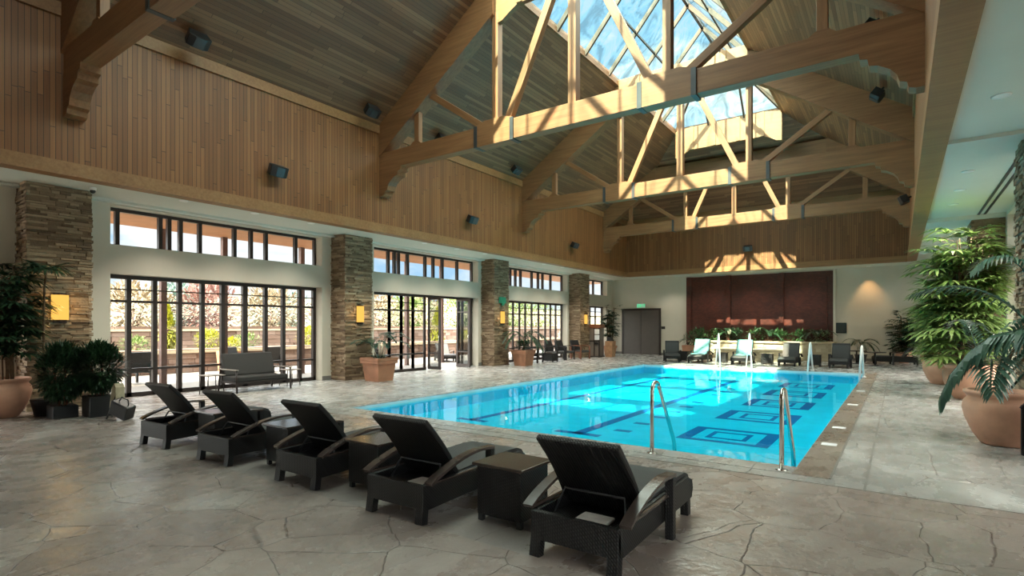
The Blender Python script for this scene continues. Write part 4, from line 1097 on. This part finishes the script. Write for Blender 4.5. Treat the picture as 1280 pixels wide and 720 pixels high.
def arm_chair(x, y, rz, lab, wood=False, grp='dark armchairs by the third windows', cat='armchair', name='wicker_armchair'):
    t = empty(name, (x, y, 0), rz, lab, cat, grp)
    k = dict(parent=t, world=False)
    fr = M['mahogany'] if wood else M['wicker']
    MB().box(-.28, .28, -.26, .30, .30, .40).build('seat', M['wicker_seat'], bevel=.02, **k)
    MB().strip([(0, -.25, .36), (0, -.32, .62), (0, -.40, .86)], .56, .06).build('backrest', M['wicker'], bevel=.02, **k)
    for sx in (-1, 1):
        MB().strip([(sx*.31, -.36, .60), (sx*.31, 0, .62), (sx*.31, .27, .60), (sx*.31, .31, .54)], .06, .03).build('armrest', fr, **k)
        MB().box(sx*.31-.025, sx*.31+.025, .25, .31, 0, .58).build('leg', fr, **k)
        MB().box(sx*.31-.025, sx*.31+.025, -.34, -.28, 0, .60).build('leg', fr, **k)
        MB().box(sx*.31-.012, sx*.31+.012, -.28, .25, .28, .34).build('side_rail', fr, **k)
    return t
arm_chair(-12.35, 19.0, -PI/2+.2, 'dark wicker armchair right behind the third column pot, leftmost of three')
arm_chair(-12.35, 20.75, -PI/2, 'dark wicker armchair in the middle of the third window bay, right of the low table')
arm_chair(-12.35, 21.6, -PI/2-.1, 'dark wicker armchair nearest the farthest column')
arm_chair(-12.05, 22.5, -PI/2-.2, 'reddish wood armed chair in front of the farthest column', True)
side_table('low_table', (-12.1, 19.88, 0), 0, 'dark low table between the wicker armchairs by the third windows', None, .6, .5, .38)
arm_chair(1.50, 8.35, PI/2+.1, 'dark wicker armchair cut off by the right edge of the photo', grp='dark chair at right')
# dark cafe tables at far right
for x, y, lab in ((-1.4, 25.95, 'dark round cafe table left of the far right lounger'), (-.75, 24.9, 'dark low table beside the right end far lounger')):
    t = empty('cafe_table', (x, y, 0), 0, lab, 'table', 'dark tables at the far right')
    MB().lathe([(.36, .50), (.36, .53), (.0005, .53)], 28, (x, y, 0)).build('tabletop', M['tabletop'], t)
    MB().tube([(x, y, 0), (x, y, .5)], .03, 8).build('pedestal', M['black'], t)
    MB().lathe([(.22, 0), (.22, .02), (.03, .04)], 24, (x, y, 0)).build('base', M['black'], t)

# kiosk and bin
kx = empty('towel_kiosk', (-12.2, 24.5, 0), 0, 'towel kiosk of taupe panels with a brown roof and two white notices', 'cabinet')
MB().box(-12.55, -11.95, 24.25, 24.75, .04, 1.42).build('body', M['gray_panel'], kx)
MB().box(-12.62, -11.85, 24.18, 24.82, 1.42, 1.48).box(-12.56, -11.9, 24.24, 24.76, 1.48, 1.60).build('roof', M['mahogany'], kx, bevel=.01)
MB().box(-12.60, -12.55, 24.2, 24.26, 0, 1.42).box(-12.24, -12.20, 24.22, 24.26, .04, 1.42).box(-11.98, -11.92, 24.2, 24.26, 0, 1.42).box(-12.55, -11.95, 24.22, 24.26, .76, .80).box(-12.60, -11.92, 24.2, 24.8, 0, .05).build('frame', M['bronze'], kx)
for z0_, z1_ in ((1.12, 1.36), (.84, 1.08)):
    p_ = MB().box(-12.18, -11.92, 24.19, 24.21, z0_, z1_).build('notice', M['paper'], kx)
    MB().box(-12.10, -12.0, 24.184, 24.19, z0_+.06, z1_-.05).build('print', M['ink'], p_)
MB().box(-12.18, -11.99, 24.18, 24.25, .62, .72).build('slot', M['black'], kx)
bn = empty('wood_bin', (-11.6, 24.75, 0), 0, 'tan wooden bin with dark liner right of the kiosk', 'bin')
MB().prism([(-11.76, 0), (-11.44, 0), (-11.40, .78), (-11.80, .78)], 'y', 24.55, 24.95).build('body', M['tan_wood'], bn)
MB().prism([(-11.74, .78), (-11.46, .78), (-11.56, .95), (-11.68, .98)], 'y', 24.6, 24.9).build('liner', M['black'], bn)

# ------------------------------------------------------------------ outside, left
struct(MB().box(-60, -13.45, -20, 60, -.3, -.03), 'floor', M['patio'])
struct(MB().box(2.35, 30, -20, 60, -.3, -.03), 'floor', M['patio'])
struct(MB().box(-16.0, -13.46, -6, 30, 4.06, 4.30), 'ceiling', M['cedar_soffit'])
for i, y in enumerate((6.45, 8.05, 10.55, 15.2, 17.2, 21.6)):
    tag(MB().box(-15.92, -15.78, y-.07, y+.07, -.03, 4.06).build('canopy_post', M['posts']), ['pinkish timber post outside the nearest windows, left one', 'pinkish timber post outside the nearest windows behind the sofa', 'pinkish timber post outside, hidden next to the second column', 'timber post seen through the open doors', 'timber post outside by the third column', 'timber post outside the third windows'][i], 'post', 'canopy posts outside')
gw = empty('garden_wall', (-19.6, 14, -.03), 0, 'low brown stone garden wall across the patio outside', 'garden wall')
m = MB(); z = -.03
while z < .60:
    y = 0
    while y < 34:
        l = random.uniform(.25, .6); pr = random.uniform(0, .04)
        m.box(-19.8, -19.2+pr, y+.005, y+l-.01, z+.004, z+.15); y += l
    z += .155
m.build('stonework', M['brick'], gw)
MB().box(-19.85, -19.1, 0, 34, .62, .70).build('coping', M['stone_pale'], gw)
MB().box(-24, -19.8, 0, 34, .0, .60).build('soil', M['soil'], gw)
tw = empty('garden_wall', (-26, 14, 0), 0, 'taller terraced stone wall farther back outside', 'garden wall')
m = MB(); z = 0
while z < 1.35:
    y = 0
    while y < 44:
        l = random.uniform(.4, .9); m.box(-26.5, -26+random.uniform(0, .06), y+.008, y+l-.012, z+.006, z+.21); y += l
    z += .215
m.build('stonework', M['brick'], tw)
MB().box(-26.6, -25.9, 0, 44, 1.29, 1.38).build('coping', M['stone_pale'], tw)
# hillside
hs = MB(); nx, ny = 14, 28; vs = []
for i in range(nx):
    for j in range(ny):
        x = -28-i*7; y = -20+j*7
        vs.append((x, y, max(0, (-28-x)*.085)+1.3*math.sin(y*.07+i*.5)*min(1, i*.15)+.3))
fs = [(i*ny+j, i*ny+j+1, (i+1)*ny+j+1, (i+1)*ny+j) for i in range(nx-1) for j in range(ny-1)]
tag(hs.add(vs, fs, True).build('hillside', M['hill']), kind='structure')
def tree(x, y, z, h, r, mat, lab, grp='garden trees outside', n=1300, kind='tree', cone=False, size=.26):
    t = empty(kind, (x, y, z), 0, lab, 'tree' if kind == 'tree' else 'shrub', grp)
    if kind == 'tree' and not cone:
        tr = MB().tube([(x, y, z), (x+.05, y, z+h*.35), (x, y+.05, z+h*.7)], .09*h/5, 8, .03)
        for a in range(6): tr.tube([(x, y, z+h*.3+a*.2), (x+math.cos(a*1.1)*r*.7, y+math.sin(a*1.1)*r*.7, z+h*.65)], .035, 5, .01)
        tr.build('trunk', M['posts'], t)
        leafy(t, (x, y, z+h*.62), r, r, h*.40, n, mat, size, size*.42)
    else:
        MB().tube([(x, y, z), (x, y, z+h*.5)], .05, 6).build('trunk', M['trunk'], t)
        leafy(t, (x, y, z+h*.52), r, r, h*.5, n, mat, size, size*.4, cone=cone)
tree(-20.6, 8.55, .6, 1.62, .36, 'leaf_yellow', 'yellow green conical shrub outside the nearest windows', 'yellow green shrubs outside', 1300, 'shrub', True, .13)
tree(-20.3, 9.75, .6, .75, .45, 'leaf_yellow', 'round yellow bush outside, left of the charcoal sofa', 'yellow green shrubs outside', 700, 'shrub', False, .13)
tree(-20.5, 14.0, .6, .85, .5, 'leaf_yellow', 'round yellow bush seen above the right end of the sofa', 'yellow green shrubs outside', 700, 'shrub', False, .13)
tree(-20.5, 21.9, .3, 2.2, .55, 'leaf_yellow', 'yellow conical shrub seen through the open doors', 'yellow green shrubs outside', 1400, 'shrub', True, .14)
tree(-20.3, 24.3, .3, 1.0, .5, 'leaf_yellow', 'yellow bush seen right of the open doors', 'yellow green shrubs outside', 600, 'shrub', False, .13)
tree(-20.4, 11.2, .6, .6, .5, 'leaf_green_out', 'low green shrub on the garden wall behind the sofa', 'green shrubs outside', 500, 'shrub', False, .13)
tree(-20.2, 7.4, .55, .6, .5, 'leaf_green_out', 'low green shrub on the garden wall at the left', 'green shrubs outside', 500, 'shrub', False, .13)
tree(-21.5, 6.3, .5, 2.3, 1.0, 'leaf_spruce', 'blue spruce outside the nearest windows at the left', 'green shrubs outside', 1800, 'tree', True, .2)
spec = [(-27.5, 6, 4.2, 1.7, 'leaf_tan'), (-29, 10.5, 4.8, 1.9, 'leaf_tan'), (-27.6, 13.2, 5.0, 1.5, 'leaf_red'), (-28.5, 17.0, 5.0, 1.9, 'leaf_tan'), (-27.5, 20.5, 4.4, 1.6, 'leaf_red'), (-28, 24.0, 5.0, 1.9, 'leaf_tan'),
        (-29, 28, 5.0, 2.0, 'leaf_green_out'), (-27.6, 32, 5.4, 2.0, 'leaf_green_out'), (-28, 36, 5.5, 2.1, 'leaf_green_out'), (-29, 41, 5.6, 2.2, 'leaf_green_out'), (-33, 8, 5, 2.2, 'leaf_green_out'), (-33, 14.5, 5, 2.2, 'leaf_spruce'), (-34, 21, 5, 2.2, 'leaf_spruce'), (-34, 27, 5.3, 2.4, 'leaf_tan'), (-33, 33.5, 5.5, 2.4, 'leaf_tan'), (-34, 46, 6, 2.6, 'leaf_green_out'), (-33, 52, 6, 2.6, 'leaf_green_out')]
kn = {'leaf_tan': 'tan leaved', 'leaf_red': 'rosy blossoming', 'leaf_green_out': 'fresh green', 'leaf_spruce': 'blue green'}
ordn = ['seen at the far left of the nearest windows', 'behind the conical shrub', 'behind the yellow bush', 'behind the sofa', 'right of the sofa', 'seen left of the second column', 'seen through the open doors', 'seen right of the open doors', 'seen through the third windows at left', 'seen through the third windows at right',
        'on the hillside at the far left', 'on the hillside behind the conical shrub', 'on the hillside behind the sofa', 'on the hillside right of the sofa', 'on the hillside beyond the open doors', 'on the hillside beyond the third windows', 'on the hillside beyond the farthest windows']
for (x, y, h, r, mt), w in zip(spec, ordn):
    tree(x, y, .3 if x > -30 else .5, h*.66, r, mt, '%s tree %s' % (kn[mt], w), 'background trees', 1500, 'tree', False, .30)
# patio furniture outside
def patio_chair(x, y, rz, lab):
    t = arm_chair(x, y, rz, lab, grp='patio chairs outside', name='patio_chair')
    t.location.z = -.03
patio_chair(-16.6, 6.0, PI/2+.2, 'patio chair outside the first window panes at the left')
patio_chair(-17.2, 9.2, -PI/2+.3, 'dark patio chair outside just left of the sofa')
patio_chair(-17.3, 10.2, PI/2, 'dark patio chair outside behind the left sofa arm')
patio_chair(-17.5, 13.2, PI/2+.2, 'dark patio chair outside above the right sofa arm')
patio_chair(-17.5, 14.6, PI/2-.2, 'dark patio chair outside left of the second column')
c_ = chaise('patio_lounger', (-16.9, 18.3, -.03), PI/2+2.6, 'brown lounger on the patio seen through the open doors', 'patio chairs outside', angle=50)
t = empty('patio_planter', (-18.6, 9.7, -.03), 0, 'tall orange terracotta planter outside beneath the yellow bush', 'planter')
MB().prism([(9.4, -.03), (10.0, -.03), (10.08, .66), (9.32, .66)], 'x', -18.9, -18.3).build('pot', M['terracotta'], t)
MB().box(-18.85, -18.35, 9.42, 9.98, .6, .64).build('soil', M['soil'], t)
leafy(t, (-18.6, 9.7, .82), .34, .34, .26, 400, 'leaf_yellow', .12, .05)
# hedge outside the right windows
for i in range(6):
    tree(5.5, 3+i*4.6, -.03, 3.0, 1.7, 'leaf_green_out', 'green shrub outside the right windows', 'hedge outside the right windows', 900, 'shrub', False, .28)

# ------------------------------------------------------------------ camera
cd = bpy.data.cameras.new('camera'); cam = bpy.data.objects.new('camera', cd); C.objects.link(cam)
cam.location = (0, 0, 1.5); cam.rotation_euler = (R(90), 0, R(35.306))
cd.sensor_width = 36; cd.lens = 36*683.42/1280; cd.shift_y = 48/1280; cd.clip_start = .05; cd.clip_end = 400
bpy.context.scene.camera = cam

# ------------------------------------------------------------------ light
def sun(name, d, e, ang, col):
    l = bpy.data.lights.new(name, 'SUN'); l.energy = e; l.angle = R(ang); l.color = col
    o = bpy.data.objects.new(name, l); C.objects.link(o)
    o.rotation_euler = Vector(d).to_track_quat('-Z', 'Y').to_euler(); o.location = (0, -30, 40)
sun('sun', (.0, 1, -1.0), 38.0, .8, (1, .86, .66))
FILL_SUN = True
if FILL_SUN: sun('broad_fill_sun', (.0, .25, -1), 31.0, 150, (1, .96, .87))  # added wide-angle fill lamp, brightens the hall beyond what the visible sky gives

w = bpy.data.worlds.new('sky'); bpy.context.scene.world = w; w.use_nodes = True
nt = w.node_tree; nt.nodes.clear()
o = N(nt, 'ShaderNodeOutputWorld'); bg = N(nt, 'ShaderNodeBackground'); L(nt, bg.outputs[0], o.inputs[0])
g = N(nt, 'ShaderNodeTexCoord').outputs['Generated']
f = noise(nt, scaled(nt, g, (1, 1, 2.2)), 3.1, 6, .58, .4)
c = ramp(nt, f, [(.42, (.40, .64, .88)), (.56, (.95, .98, 1.0))])
sp_ = N(nt, 'ShaderNodeSeparateXYZ'); L(nt, g, sp_.inputs[0])
c2 = mixc(nt, ramp(nt, sp_.outputs[2], [(.0, (1, 1, 1)), (.07, (0, 0, 0))]), c, (.92, .97, 1.0))
L(nt, c2, bg.inputs[0]); bg.inputs[1].default_value = 1.6

sc = bpy.context.scene
sc.view_settings.view_transform = 'Standard'; sc.view_settings.look = 'None'; sc.view_settings.gamma = 1
sc.view_settings.use_curve_mapping = False; sc.view_settings.exposure = 0.30
sc.cycles.use_denoising = True
sc.cycles.max_bounces = 10; sc.cycles.diffuse_bounces = 6; sc.cycles.transparent_max_bounces = 24
sc.cycles.sample_clamp_indirect = 6
